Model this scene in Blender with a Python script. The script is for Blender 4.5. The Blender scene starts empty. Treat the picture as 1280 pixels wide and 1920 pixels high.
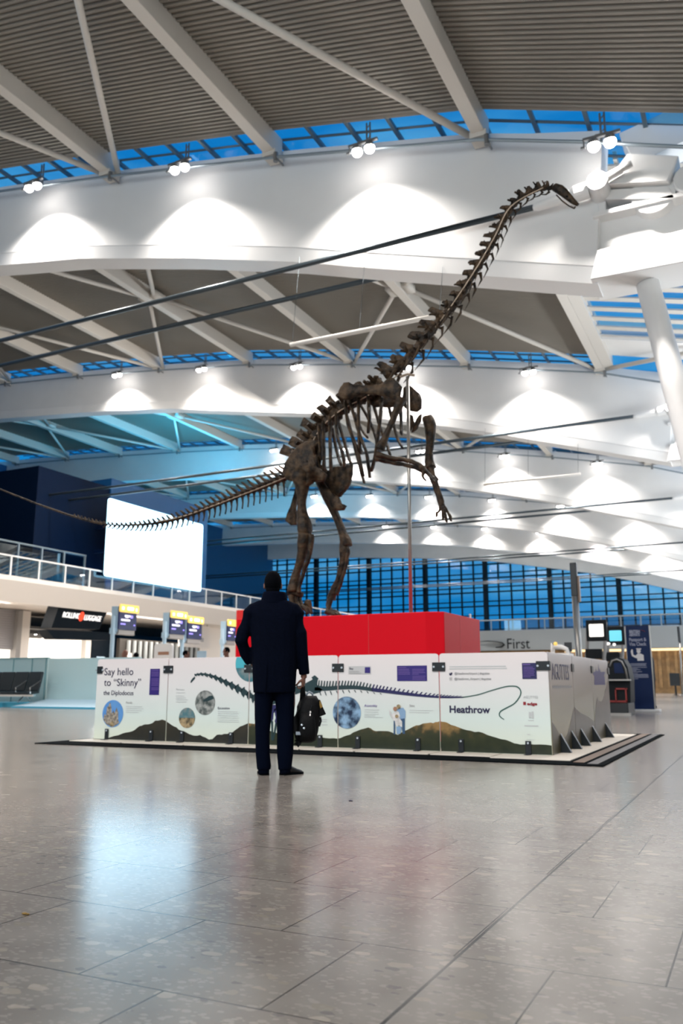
import bpy, bmesh, math, random
from mathutils import Vector, Matrix, noise
random.seed(7)
SC = bpy.context.scene
COL = SC.collection
PI = math.pi

# ------------------------------------------------------------------ camera
# world axes follow the floor grid: X along the display front, Y into the hall, camera above the origin
FPX, HORIZON, YAW, CAMH = 1575.0, 1284.0, math.radians(26.1), 0.8
PITCH = math.atan((HORIZON - 960.0) / FPX)
cam = bpy.data.cameras.new('camera')
cam.sensor_fit = 'VERTICAL'; cam.sensor_height = 36.0; cam.sensor_width = 24.0
cam.lens = 36.0 * FPX / 1920.0
cam.clip_start = 0.05; cam.clip_end = 600
cam.dof.use_dof = True; cam.dof.focus_distance = 4.2; cam.dof.aperture_fstop = 3.2
camo = bpy.data.objects.new('camera', cam); COL.objects.link(camo)
camo.location = (0, 0, CAMH)
camo.rotation_euler = (PI / 2 + PITCH, 0, YAW)
SC.camera = camo

# ------------------------------------------------------------------ view, world, lamps and fill lights
SC.view_settings.view_transform = 'Standard'
SC.view_settings.look = 'None'
SC.view_settings.gamma = 1.0
SC.view_settings.use_curve_mapping = False
SC.view_settings.exposure = 0.0
try:
    SC.cycles.max_bounces = 7; SC.cycles.diffuse_bounces = 4; SC.cycles.glossy_bounces = 4
    SC.cycles.transmission_bounces = 4; SC.cycles.transparent_max_bounces = 12
    SC.cycles.caustics_reflective = False; SC.cycles.caustics_refractive = False
    SC.cycles.sample_clamp_indirect = 6.0
    SC.cycles.use_denoising = True
except Exception:
    pass

W = bpy.data.worlds.new('dusk_sky'); SC.world = W; W.use_nodes = True
nt = W.node_tree; nt.nodes.clear()
_o = nt.nodes.new('ShaderNodeOutputWorld'); _b = nt.nodes.new('ShaderNodeBackground')
_tc = nt.nodes.new('ShaderNodeTexCoord'); _mp = nt.nodes.new('ShaderNodeMapping'); _mp.inputs['Scale'].default_value = (1.2, 1.2, 6.0)
_n = nt.nodes.new('ShaderNodeTexNoise'); _n.inputs['Scale'].default_value = 2.6; _n.inputs['Detail'].default_value = 4
_r = nt.nodes.new('ShaderNodeValToRGB')
_r.color_ramp.elements[0].position = 0.42; _r.color_ramp.elements[0].color = (0.006, 0.20, 0.53, 1)
_r.color_ramp.elements[1].position = 0.72; _r.color_ramp.elements[1].color = (0.14, 0.46, 0.75, 1)
nt.links.new(_tc.outputs['Generated'], _mp.inputs['Vector']); nt.links.new(_mp.outputs['Vector'], _n.inputs['Vector'])
nt.links.new(_n.outputs['Fac'], _r.inputs['Fac']); nt.links.new(_r.outputs['Color'], _b.inputs['Color'])
_b.inputs['Strength'].default_value = 1.12
nt.links.new(_b.outputs['Background'], _o.inputs['Surface'])

def area(name, loc, rot, size, power, color):
    l = bpy.data.lights.new(name, 'AREA'); l.shape = 'RECTANGLE'; l.size, l.size_y = size
    l.energy = power; l.color = color
    o = bpy.data.objects.new(name, l); COL.objects.link(o); o.location = loc; o.rotation_euler = rot
    return o

WARM = (1.0, 0.90, 0.80)
# unseen downward fill lights added outside the frame to brighten the hall
HALL = [((-1, -1.0, 12.4), (5, 3), 300), ((-12, -2.0, 15.0), (6, 3), 450), ((-24, 2.0, 16.0), (6, 3), 900),
        ((8, 26.0, 9.0), (4, 6), 500), ((8, 46.0, 9.0), (4, 6), 1200), ((8, 66.0, 9.0), (4, 6), 1500)]
for i, (p, s, e) in enumerate(HALL):
    area('hall_fill_down', p, (0, 0, 0), s, e, WARM)
# unseen fill panel added behind the camera, and the roof uplighters along both long sides
area('rear_fill', (-6, -11.0, 8.5), (math.radians(97), 0, 0), (30, 9), 2500, (0.84, 0.95, 1.0))
for y in (9.0, 28.0, 46.0, 64.0, 82.0):
    area('roof_uplighter', (8.0, y, 3.2), (0, math.radians(180 - 14), 0), (2, 8), {9.0: 150}.get(y, 2700), (0.92, 0.97, 1.0))
for y in (29.0, 46.0):
    area('gallery_fill', (-38.5, y, 5.25), (0, math.radians(-25), 0), (2, 12), 2000, WARM)  # fill added under the gallery to brighten the shops
area('check_in_light', (-20, 32.0, 14.0), (0, math.radians(35), 0), (8, 8), 2400, WARM)  # high fill panel added to brighten the gallery front
for p, r, s, e in (((-36.6, 47.0, 14.5), (0, math.radians(180 - 12), 0), (1.2, 9), 1500), ((-40.0, 62.0, 7.0), (0, math.radians(180 - 20), 0), (3, 12), 3200), ((-36.9, 40.2, 6.7), (0, math.radians(180 + 25), 0), (.4, 5), 140)):
    area('blue_wash_light', p, r, s, e, (0.03, 0.42, 0.72))
SPOT_POWER = 3700.0
FORWARD_POWER = 2500.0

# ------------------------------------------------------------------ picture-to-place helpers (for measuring the photo's things)
_fw = Vector((0, math.cos(PITCH), math.sin(PITCH))); _up = Vector((0, -math.sin(PITCH), math.cos(PITCH))); _rt = Vector((1, 0, 0))
_Rz = Matrix.Rotation(YAW, 3, 'Z')
_fw, _up, _rt = _Rz @ _fw, _Rz @ _up, _Rz @ _rt
EYE = Vector((0, 0, CAMH))
def ray(x, y): return _rt * ((x - 640) / FPX) - _up * ((y - 960) / FPX) + _fw
def on_z(x, y, z=0.0): d = ray(x, y); return EYE + d * ((z - CAMH) / d.z)
def on_y(x, y, Y): d = ray(x, y); return EYE + d * (Y / d.y)
def on_x(x, y, X): d = ray(x, y); return EYE + d * (X / d.x)

# ------------------------------------------------------------------ materials
def mat(name, color, rough=0.5, metal=0.0, var=0.0, vscale=6.0, bump=0.0, bscale=40.0, emit=None, estr=0.0, spec=0.5, color2=None, coat=0.0):
    m = bpy.data.materials.new(name); m.use_nodes = True
    t = m.node_tree; b = t.nodes['Principled BSDF']
    c = tuple(color) + (1,)
    b.inputs['Base Color'].default_value = c
    b.inputs['Roughness'].default_value = rough; b.inputs['Metallic'].default_value = metal
    b.inputs['Specular IOR Level'].default_value = spec
    if coat: b.inputs['Coat Weight'].default_value = coat; b.inputs['Coat Roughness'].default_value = 0.1
    tc = t.nodes.new('ShaderNodeTexCoord')
    if var > 0 or color2:
        n = t.nodes.new('ShaderNodeTexNoise'); n.inputs['Scale'].default_value = vscale; n.inputs['Detail'].default_value = 5
        r = t.nodes.new('ShaderNodeValToRGB')
        c2 = color2 if color2 else tuple(min(1, v * (1 + var)) for v in color)
        c1 = color if color2 else tuple(v * (1 - var) for v in color)
        r.color_ramp.elements[0].position = 0.38; r.color_ramp.elements[0].color = tuple(c1) + (1,)
        r.color_ramp.elements[1].position = 0.64; r.color_ramp.elements[1].color = tuple(c2) + (1,)
        t.links.new(tc.outputs['Object'], n.inputs['Vector']); t.links.new(n.outputs['Fac'], r.inputs['Fac'])
        t.links.new(r.outputs['Color'], b.inputs['Base Color'])
    if bump > 0:
        n2 = t.nodes.new('ShaderNodeTexNoise'); n2.inputs['Scale'].default_value = bscale; n2.inputs['Detail'].default_value = 4
        bp = t.nodes.new('ShaderNodeBump'); bp.inputs['Strength'].default_value = bump; bp.inputs['Distance'].default_value = 0.02
        t.links.new(tc.outputs['Object'], n2.inputs['Vector']); t.links.new(n2.outputs['Fac'], bp.inputs['Height'])
        t.links.new(bp.outputs['Normal'], b.inputs['Normal'])
    if emit:
        b.inputs['Emission Color'].default_value = tuple(emit) + (1,); b.inputs['Emission Strength'].default_value = estr
    return m

def glass(name, tint, gloss):
    m = bpy.data.materials.new(name); m.use_nodes = True
    t = m.node_tree; t.nodes.clear()
    o = t.nodes.new('ShaderNodeOutputMaterial'); mx = t.nodes.new('ShaderNodeMixShader')
    tr = t.nodes.new('ShaderNodeBsdfTransparent'); tr.inputs['Color'].default_value = tuple(tint) + (1,)
    gl = t.nodes.new('ShaderNodeBsdfGlossy'); gl.inputs['Roughness'].default_value = 0.0
    mx.inputs['Fac'].default_value = gloss
    t.links.new(tr.outputs[0], mx.inputs[1]); t.links.new(gl.outputs[0], mx.inputs[2]); t.links.new(mx.outputs[0], o.inputs['Surface'])
    return m

M = {}
M['white_steel'] = mat('white_steel', (0.86, 0.86, 0.85), 0.42, var=0.02, vscale=0.6)
M['rafter'] = mat('rafter_white', (0.66, 0.63, 0.58), 0.5)
M['deck'] = mat('corrugated_deck', (0.235, 0.215, 0.185), 0.6, var=0.05, vscale=0.3)
M['dark_frame'] = mat('dark_frame', (0.004, 0.014, 0.024), 0.6, spec=0.1)
M['skyframe'] = mat('skylight_frame', (0.09, 0.14, 0.18), 0.5)
M['sky_glass'] = glass('skylight_glass', (0.60, 0.86, 0.95), 0.05)
M['facade_glass'] = glass('facade_glass', (0.9, 1.0, 1.0), 0.13)
M['rail_glass'] = glass('railing_glass', (0.62, 0.74, 0.78), 0.10)
M['cable'] = mat('dark_cable', (0.05, 0.065, 0.075), 0.35, metal=0.6)
M['rail_steel'] = mat('rail_steel', (0.30, 0.36, 0.40), 0.4, metal=0.5)
M['lens'] = mat('lamp_lens', (1, 1, 1), 0.3, emit=(1.0, 0.93, 0.88), estr=20.0)
M['lamp_body'] = mat('lamp_body', (0.25, 0.26, 0.27), 0.4, metal=0.7)
M['bright_metal'] = mat('bright_metal', (0.6, 0.6, 0.6), 0.3, metal=0.9)
M['steel_pole'] = mat('steel_pole', (0.33, 0.32, 0.30), 0.35, metal=0.8)
M['wall_white'] = mat('painted_wall', (0.74, 0.70, 0.66), 0.6)
M['fascia'] = mat('gallery_fascia', (0.82, 0.76, 0.70), 0.5)
M['soffit'] = mat('gallery_soffit', (0.60, 0.56, 0.47), 0.6)
M['grey_wall'] = mat('grey_wall', (0.34, 0.37, 0.38), 0.5)
M['blue_glow_navy'] = mat('blue_glow_cladding', (0.008, 0.09, 0.24), 0.4)  # blue glow around the screen mixed into this cladding colour
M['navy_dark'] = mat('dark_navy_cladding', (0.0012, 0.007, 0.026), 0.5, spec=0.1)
M['screen'] = mat('lit_screen', (0.8, 0.9, 1.0), 0.3, emit=(0.50, 0.95, 1.25), estr=2.6)
M['teal_glass'] = mat('frosted_teal_panel', (0.42, 0.58, 0.60), 0.25)
M['teal_joint'] = mat('teal_panel_joint', (0.12, 0.30, 0.34), 0.4)
M['base_blue'] = mat('blue_base_strip', (0.05, 0.36, 0.55), 0.3)
M['seat_black'] = mat('seat_vinyl', (0.006, 0.014, 0.02), 0.35)
M['chrome'] = mat('chrome', (0.7, 0.75, 0.78), 0.15, metal=1.0)
M['red'] = mat('red_laminate', (0.56, 0.003, 0.012), 0.45, spec=0.08)
M['red_strip'] = mat('red_edge', (0.45, 0.03, 0.03), 0.4)
M['black_rubber'] = mat('black_rubber', (0.003, 0.0045, 0.006), 0.9, spec=0.03)
M['grey_rubber'] = mat('grey_rubber', (0.10, 0.095, 0.10), 0.45)
M['brown_rubber'] = mat('brown_tread', (0.18, 0.12, 0.085), 0.45)
M['cream_board'] = mat('cream_board', (0.72, 0.66, 0.58), 0.4)
M['black_metal'] = mat('black_metal', (0.006, 0.010, 0.014), 0.35)
M['rivet'] = mat('rivet_steel', (0.75, 0.85, 0.95), 0.2, metal=0.6)
M['ink_navy'] = mat('navy_print', (0.012, 0.010, 0.055), 0.4)
M['ink_purple'] = mat('purple_print', (0.020, 0.008, 0.16), 0.4)
M['ink_lilac'] = mat('lilac_print', (0.12, 0.07, 0.30), 0.4)
M['ink_teal'] = mat('teal_print', (0.006, 0.032, 0.040), 0.4)
M['ink_blue'] = mat('blue_violet_print', (0.010, 0.010, 0.085), 0.4)
M['ink_grey'] = mat('grey_print', (0.36, 0.36, 0.37), 0.5)
M['ink_pale'] = mat('pale_grey_print', (0.50, 0.53, 0.54), 0.5)
M['ink_red'] = mat('dark_red_print', (0.25, 0.01, 0.02), 0.4)
M['ink_green'] = mat('green_print', (0.02, 0.09, 0.075), 0.4)
M['grey_box'] = mat('light_grey_print', (0.50, 0.51, 0.52), 0.5)
M['photo_city'] = mat('abbey_photo', (0.08, 0.26, 0.62), 0.3, color2=(0.14, 0.34, 0.66), vscale=4)
M['photo_stone'] = mat('abbey_stone', (0.10, 0.09, 0.08), 0.4, color2=(0.45, 0.40, 0.33), vscale=24)
M['photo_grey'] = mat('dig_photo', (0.05, 0.07, 0.07), 0.3, color2=(0.34, 0.36, 0.35), vscale=16)
M['photo_brown'] = mat('quarry_photo', (0.09, 0.075, 0.045), 0.3, color2=(0.42, 0.32, 0.18), vscale=18)
M['photo_sea'] = mat('coast_photo', (0.04, 0.16, 0.20), 0.3, color2=(0.22, 0.26, 0.26), vscale=9)
M['photo_skyteal'] = mat('coast_sky_photo', (0.06, 0.42, 0.52), 0.3)
M['photo_blue'] = mat('assembly_photo', (0.004, 0.02, 0.06), 0.3, color2=(0.25, 0.42, 0.62), vscale=10)
M['family_light'] = mat('family_light_print', (0.62, 0.62, 0.62), 0.4, var=0.15, vscale=20)
M['family_blue'] = mat('family_blue_print', (0.22, 0.36, 0.55), 0.4)
M['family_denim'] = mat('family_denim_print', (0.03, 0.08, 0.17), 0.4)
M['family_skin'] = mat('family_skin_print', (0.35, 0.18, 0.11), 0.5)

def ramp_mat(name, axis_z0, axis_z1, cols, rough=0.25, nvar=0.0, nscale=8.0):
    """a printed vertical colour run from height z0 to z1 (a backdrop print)"""
    m = bpy.data.materials.new(name); m.use_nodes = True
    t = m.node_tree; b = t.nodes['Principled BSDF']; b.inputs['Roughness'].default_value = rough
    tc = t.nodes.new('ShaderNodeTexCoord'); sp = t.nodes.new('ShaderNodeSeparateXYZ'); mr = t.nodes.new('ShaderNodeMapRange')
    mr.inputs['From Min'].default_value = axis_z0; mr.inputs['From Max'].default_value = axis_z1
    r = t.nodes.new('ShaderNodeValToRGB')
    while len(r.color_ramp.elements) < len(cols): r.color_ramp.elements.new(0.5)
    for e, (p, c) in zip(r.color_ramp.elements, cols): e.position = p; e.color = tuple(c) + (1,)
    t.links.new(tc.outputs['Object'], sp.inputs[0]); t.links.new(sp.outputs['Z'], mr.inputs['Value'])
    if nvar:
        n = t.nodes.new('ShaderNodeTexNoise'); n.inputs['Scale'].default_value = nscale; n.inputs['Detail'].default_value = 6
        ma = t.nodes.new('ShaderNodeMath'); ma.operation = 'MULTIPLY_ADD'; ma.inputs[1].default_value = nvar; 
        ad = t.nodes.new('ShaderNodeMath'); ad.operation = 'ADD'; ad.inputs[1].default_value = -nvar * 0.5
        t.links.new(tc.outputs['Object'], n.inputs['Vector']); t.links.new(n.outputs['Fac'], ma.inputs[0])
        t.links.new(mr.outputs['Result'], ma.inputs[2]); t.links.new(ma.outputs[0], ad.inputs[0]); t.links.new(ad.outputs[0], r.inputs['Fac'])
    else:
        t.links.new(mr.outputs['Result'], r.inputs['Fac'])
    t.links.new(r.outputs['Color'], b.inputs['Base Color'])
    return m
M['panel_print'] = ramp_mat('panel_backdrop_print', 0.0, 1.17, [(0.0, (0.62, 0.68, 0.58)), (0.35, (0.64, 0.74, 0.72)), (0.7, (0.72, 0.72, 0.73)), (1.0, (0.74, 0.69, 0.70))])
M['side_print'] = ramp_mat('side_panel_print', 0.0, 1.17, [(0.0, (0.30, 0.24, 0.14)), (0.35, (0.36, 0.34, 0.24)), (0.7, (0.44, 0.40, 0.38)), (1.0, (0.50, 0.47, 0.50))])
M['hill_print'] = ramp_mat('printed_hills', 0.03, 0.46, [(0.0, (0.010, 0.018, 0.008)), (0.42, (0.028, 0.034, 0.014)), (0.52, (0.05, 0.045, 0.018)), (0.68, (0.24, 0.15, 0.055)), (1.0, (0.36, 0.22, 0.085))], 0.3, 0.75, 9.0)
M['hill_dark'] = ramp_mat('printed_dark_hills', 0.03, 0.46, [(0.0, (0.012, 0.014, 0.012)), (0.6, (0.03, 0.026, 0.016)), (0.85, (0.07, 0.05, 0.025)), (1.0, (0.20, 0.13, 0.06))], 0.3, 0.6, 10.0)
M['hill_side'] = ramp_mat('printed_side_hills', 0.03, 0.6, [(0.0, (0.06, 0.055, 0.025)), (0.5, (0.10, 0.085, 0.06)), (1.0, (0.16, 0.12, 0.10))], 0.3, 0.6, 7.0)

M['bone'] = mat('cast_bone', (0.0055, 0.0036, 0.002), 0.6, color2=(0.060, 0.037, 0.019), vscale=8.0, bump=1.0, bscale=20, spec=0.25)
M['bone_tan'] = mat('tan_cast_bone', (0.05, 0.033, 0.019), 0.6, color2=(0.22, 0.15, 0.085), vscale=4.5, bump=0.6, bscale=26)
M['bone_black'] = mat('dark_cast_bone', (0.009, 0.007, 0.005), 0.6, color2=(0.026, 0.019, 0.012), vscale=6.0, bump=0.6, bscale=26)
M['armature'] = mat('armature_steel', (0.34, 0.27, 0.20), 0.45, metal=0.3)

M['coat'] = mat('navy_wool', (0.0012, 0.0026, 0.0085), 0.9, var=0.15, vscale=60, bump=0.2, bscale=300, spec=0.05)
M['trousers'] = mat('navy_trouser_cloth', (0.0010, 0.0028, 0.010), 0.9, bump=0.15, bscale=200, spec=0.05)
M['skin'] = mat('dark_skin', (0.16, 0.065, 0.042), 0.5)
M['skin_neck'] = mat('skin_tone', (0.09, 0.045, 0.032), 0.55)
M['hair'] = mat('black_hair', (0.002, 0.0025, 0.004), 0.9, bump=0.3, bscale=150, spec=0.04)
M['shoe'] = mat('black_leather', (0.006, 0.007, 0.009), 0.3)
M['bag'] = mat('black_nylon', (0.003, 0.0035, 0.0045), 0.6, bump=0.3, bscale=120, spec=0.15)
M['bag_yellow'] = mat('ochre_trim', (0.26, 0.15, 0.02), 0.5)
M['bag_grey'] = mat('grey_webbing', (0.25, 0.30, 0.36), 0.5)

M['shop_glow'] = mat('glowing_shop_white', (0.9, 0.86, 0.8), 0.5, emit=(1.0, 0.92, 0.83), estr=1.15)  # lit look of shop walls and desks put in as emission
M['shop_ceil'] = mat('dark_shop_ceiling', (0.05, 0.045, 0.04), 0.5)
M['sign_dark'] = mat('dark_sign_box', (0.003, 0.007, 0.012), 0.5, spec=0.1)
M['sign_letters'] = mat('white_sign_letters', (0.9, 0.9, 0.9), 0.4, emit=(1, 0.97, 0.95), estr=0.9)
M['sign_red'] = mat('red_sign_mark', (0.8, 0.05, 0.02), 0.4, emit=(1.0, 0.08, 0.02), estr=0.75)
M['sign_yellow'] = mat('yellow_sign_header', (0.7, 0.5, 0.1), 0.4, emit=(0.78, 0.50, 0.13), estr=0.75)
M['sign_navy'] = mat('navy_display', (0.004, 0.006, 0.03), 0.25, emit=(0.004, 0.006, 0.06), estr=0.6)
M['sign_violet'] = mat('violet_display_text', (0.3, 0.25, 0.9), 0.4, emit=(0.30, 0.24, 0.95), estr=0.9)
M['sign_pale'] = mat('pale_display_mark', (0.8, 0.8, 0.95), 0.4, emit=(0.75, 0.72, 0.95), estr=0.9)
M['sign_white'] = mat('white_display_mark', (0.9, 0.9, 0.9), 0.4, emit=(1, 0.95, 0.88), estr=0.8)
M['case_blue'] = mat('pale_blue_casing', (0.42, 0.58, 0.70), 0.4)
M['grey_plastic'] = mat('grey_plastic', (0.30, 0.29, 0.28), 0.45)
M['dark_plastic'] = mat('dark_plastic', (0.012, 0.015, 0.018), 0.5, spec=0.12)
M['screen_white'] = mat('white_kiosk_screen', (0.9, 0.9, 0.85), 0.3, emit=(1.0, 0.93, 0.85), estr=1.0)
M['screen_cyan'] = mat('cyan_kiosk_screen', (0.2, 0.6, 0.7), 0.3, emit=(0.10, 0.52, 0.62), estr=1.0)
M['banner_navy'] = mat('navy_banner', (0.004, 0.018, 0.075), 0.5, spec=0.2)
M['banner_text'] = mat('pale_banner_print', (0.30, 0.32, 0.42), 0.5)
M['banner_white'] = mat('white_banner_print', (0.68, 0.66, 0.66), 0.5)
M['banner_red'] = mat('red_banner_mark', (0.5, 0.10, 0.12), 0.5)
M['slat_wood'] = mat('wood_slats', (0.40, 0.24, 0.10), 0.5, var=0.2, vscale=2)
M['slat_light'] = mat('backlight_strip', (1, 0.9, 0.7), 0.5, emit=(1.0, 0.72, 0.35), estr=1.3)
M['red_frame'] = mat('red_kiosk_frame', (0.30, 0.02, 0.015), 0.4)
M['white_plastic'] = mat('white_plastic', (0.78, 0.76, 0.74), 0.4)
M['shutter'] = mat('grey_shutter', (0.38, 0.37, 0.38), 0.5)
M['red_panel'] = mat('red_wall_panel', (0.55, 0.012, 0.012), 0.4)

def floor_material():
    m = bpy.data.materials.new('terrazzo_tiles'); m.use_nodes = True
    t = m.node_tree; L = t.links; b = t.nodes['Principled BSDF']
    tc = t.nodes.new('ShaderNodeTexCoord')
    def vor(scale, lo, hi, seed):
        mp = t.nodes.new('ShaderNodeMapping'); mp.inputs['Location'].default_value = (seed, seed * 1.7, 0); mp.inputs['Rotation'].default_value = (0, 0, 0.45)
        mp.inputs['Scale'].default_value = (1.0, 1.6, 1.0)
        ns = t.nodes.new('ShaderNodeTexNoise'); ns.inputs['Scale'].default_value = scale * 1.3
        ad = t.nodes.new('ShaderNodeVectorMath'); ad.operation = 'MULTIPLY_ADD'; ad.inputs[1].default_value = (0.5 / scale,) * 3
        L.new(tc.outputs['Object'], mp.inputs['Vector']); L.new(mp.outputs[0], ns.inputs['Vector']); L.new(ns.outputs['Color'], ad.inputs[0]); L.new(mp.outputs[0], ad.inputs[2])
        v = t.nodes.new('ShaderNodeTexVoronoi'); v.inputs['Scale'].default_value = scale; L.new(ad.outputs[0], v.inputs['Vector'])
        sp = t.nodes.new('ShaderNodeSeparateColor'); L.new(v.outputs['Color'], sp.inputs[0])
        sz = t.nodes.new('ShaderNodeMapRange'); sz.inputs['From Min'].default_value = lo; sz.inputs['From Max'].default_value = 1.0
        sz.inputs['To Min'].default_value = 0.0; sz.inputs['To Max'].default_value = hi
        L.new(sp.outputs[0], sz.inputs['Value'])
        lt = t.nodes.new('ShaderNodeMath'); lt.operation = 'LESS_THAN'; L.new(v.outputs['Distance'], lt.inputs[0]); L.new(sz.outputs['Result'], lt.inputs[1])
        return lt.outputs[0], sp.outputs[1]
    big, bigc = vor(13.0, 0.72, 0.62, 0.0)
    sml, smlc = vor(42.0, 0.45, 0.7, 3.0)
    drk, drkc = vor(20.0, 0.88, 0.5, 7.0)
    nz = t.nodes.new('ShaderNodeTexNoise'); nz.inputs['Scale'].default_value = 3.0; nz.inputs['Detail'].default_value = 8; L.new(tc.outputs['Object'], nz.inputs['Vector'])
    base = t.nodes.new('ShaderNodeValToRGB')
    base.color_ramp.elements[0].position = 0.3; base.color_ramp.elements[0].color = (0.225, 0.20, 0.18, 1)
    base.color_ramp.elements[1].position = 0.7; base.color_ramp.elements[1].color = (0.31, 0.285, 0.26, 1)
    L.new(nz.outputs['Fac'], base.inputs['Fac'])
    def mix(fac, a, bcol, amount):
        mx = t.nodes.new('ShaderNodeMix'); mx.data_type = 'RGBA'
        mu = t.nodes.new('ShaderNodeMath'); mu.operation = 'MULTIPLY'; mu.inputs[1].default_value = amount
        L.new(fac, mu.inputs[0]); L.new(mu.outputs[0], mx.inputs['Factor']); L.new(a, mx.inputs['A'])
        if isinstance(bcol, tuple): mx.inputs['B'].default_value = bcol
        else: L.new(bcol, mx.inputs['B'])
        return mx.outputs['Result']
    cr = t.nodes.new('ShaderNodeValToRGB'); L.new(bigc, cr.inputs['Fac'])
    cr.color_ramp.elements[0].color = (0.28, 0.25, 0.20, 1); cr.color_ramp.elements[1].color = (0.50, 0.45, 0.38, 1)
    col = mix(sml, base.outputs['Color'], (0.38, 0.35, 0.32, 1), 0.6)
    col = mix(drk, col, (0.11, 0.11, 0.11, 1), 0.5)
    col = mix(big, col, cr.outputs['Color'], 0.6)
    mp = t.nodes.new('ShaderNodeMapping'); mp.inputs['Location'].default_value = (0.605 + 6, -0.135 + 6.2, 0)
    L.new(tc.outputs['Object'], mp.inputs['Vector'])
    br = t.nodes.new('ShaderNodeTexBrick'); br.offset = 0.5; br.inputs['Scale'].default_value = 1.0
    br.inputs['Brick Width'].default_value = 0.6; br.inputs['Row Height'].default_value = 0.62
    br.inputs['Mortar Size'].default_value = 0.003; br.inputs['Mortar Smooth'].default_value = 0.0
    br.inputs['Color1'].default_value = (1, 1, 1, 1); br.inputs['Color2'].default_value = (0.90, 0.90, 0.90, 1); br.inputs['Mortar'].default_value = (0.10, 0.1, 0.10, 1)
    L.new(mp.outputs[0], br.inputs['Vector'])
    ml = t.nodes.new('ShaderNodeMix'); ml.data_type = 'RGBA'; ml.blend_type = 'MULTIPLY'; ml.inputs['Factor'].default_value = 1.0
    L.new(col, ml.inputs['A']); L.new(br.outputs['Color'], ml.inputs['B'])
    # long dark movement joint
    sx = t.nodes.new('ShaderNodeSeparateXYZ'); L.new(tc.outputs['Object'], sx.inputs[0])
    ad = t.nodes.new('ShaderNodeMath'); ad.operation = 'ADD'; ad.inputs[1].default_value = 0.893; L.new(sx.outputs['X'], ad.inputs[0])
    ab = t.nodes.new('ShaderNodeMath'); ab.operation = 'ABSOLUTE'; L.new(ad.outputs[0], ab.inputs[0])
    lt = t.nodes.new('ShaderNodeMath'); lt.operation = 'LESS_THAN'; lt.inputs[1].default_value = 0.0055; L.new(ab.outputs[0], lt.inputs[0])
    col = mix(lt.outputs[0], ml.outputs['Result'], (0.01, 0.012, 0.014, 1), 1.0)
    L.new(col, b.inputs['Base Color'])
    b.inputs['Roughness'].default_value = 0.19
    b.inputs['Specular IOR Level'].default_value = 0.9
    bp = t.nodes.new('ShaderNodeBump'); bp.inputs['Strength'].default_value = 0.03; bp.inputs['Distance'].default_value = 0.01
    n3 = t.nodes.new('ShaderNodeTexNoise'); n3.inputs['Scale'].default_value = 9.0; L.new(tc.outputs['Object'], n3.inputs['Vector'])
    L.new(n3.outputs['Fac'], bp.inputs['Height']); L.new(bp.outputs['Normal'], b.inputs['Normal'])
    return m
M['floor'] = floor_material()

# ------------------------------------------------------------------ mesh helpers
def box(bm, c, s, rot=None):
    """box with centre c and full size s, optionally turned by a 3x3 matrix"""
    vs = []
    for dx in (-.5, .5):
        for dy in (-.5, .5):
            for dz in (-.5, .5):
                v = Vector((dx * s[0], dy * s[1], dz * s[2]))
                if rot is not None: v = rot @ v
                vs.append(bm.verts.new(Vector(c) + v))
    for f in ((0, 1, 3, 2), (4, 6, 7, 5), (0, 4, 5, 1), (2, 3, 7, 6), (0, 2, 6, 4), (1, 5, 7, 3)):
        bm.faces.new([vs[i] for i in f])
def bx(bm, x0, x1, y0, y1, z0, z1):
    box(bm, ((x0 + x1) / 2, (y0 + y1) / 2, (z0 + z1) / 2), (abs(x1 - x0), abs(y1 - y0), abs(z1 - z0)))
def bridge(bm, rings, cap=True, closed=True):
    rv = [[bm.verts.new(p) for p in r] for r in rings]
    n = len(rv[0])
    for a, b in zip(rv[:-1], rv[1:]):
        for i in range(n if closed else n - 1):
            j = (i + 1) % n
            bm.faces.new((a[i], a[j], b[j], b[i]))
    if cap and closed:
        bm.faces.new(list(reversed(rv[0]))); bm.faces.new(rv[-1])
def frame_of(t, ref=None):
    t = t.normalized()
    ref = ref or (Vector((0, 0, 1)) if abs(t.z) < 0.95 else Vector((0, 1, 0)))
    u = ref.cross(t).normalized(); v = t.cross(u)
    return u, v
def tube(bm, pts, radii, n=8, ref=None, cap=True, jit=0.0):
    """round or oval bar along points; a radius may be one number or (across, along-ref)"""
    pts = [Vector(p) for p in pts]
    if not isinstance(radii, (list, tuple)): radii = [radii] * len(pts)
    rings = []
    for i, p in enumerate(pts):
        t = (pts[min(i + 1, len(pts) - 1)] - pts[max(i - 1, 0)])
        u, v = frame_of(t, ref)
        r = radii[i]; ru, rv = (r if isinstance(r, (list, tuple)) else (r, r))
        ring = []
        for k in range(n):
            a = 2 * PI * k / n
            q = p + u * (math.cos(a) * ru) + v * (math.sin(a) * rv)
            if jit: q = q + Vector((random.uniform(-1, 1), random.uniform(-1, 1), random.uniform(-1, 1))) * jit * max(ru, rv)
            ring.append(q)
        rings.append(ring)
    bridge(bm, rings, cap)
def extrude_poly(bm, pts, vec):
    """solid from a flat outline pushed along vec"""
    vec = Vector(vec); pts = [Vector(p) for p in pts]
    a = [bm.verts.new(p) for p in pts]; b = [bm.verts.new(p + vec) for p in pts]
    n = len(pts)
    for i in range(n):
        j = (i + 1) % n
        bm.faces.new((a[i], a[j], b[j], b[i]))
    from mathutils.geometry import tessellate_polygon
    for tri in tessellate_polygon([pts]):
        try:
            bm.faces.new([a[i] for i in tri]); bm.faces.new([b[i] for i in reversed(tri)])
        except ValueError: pass
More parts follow.
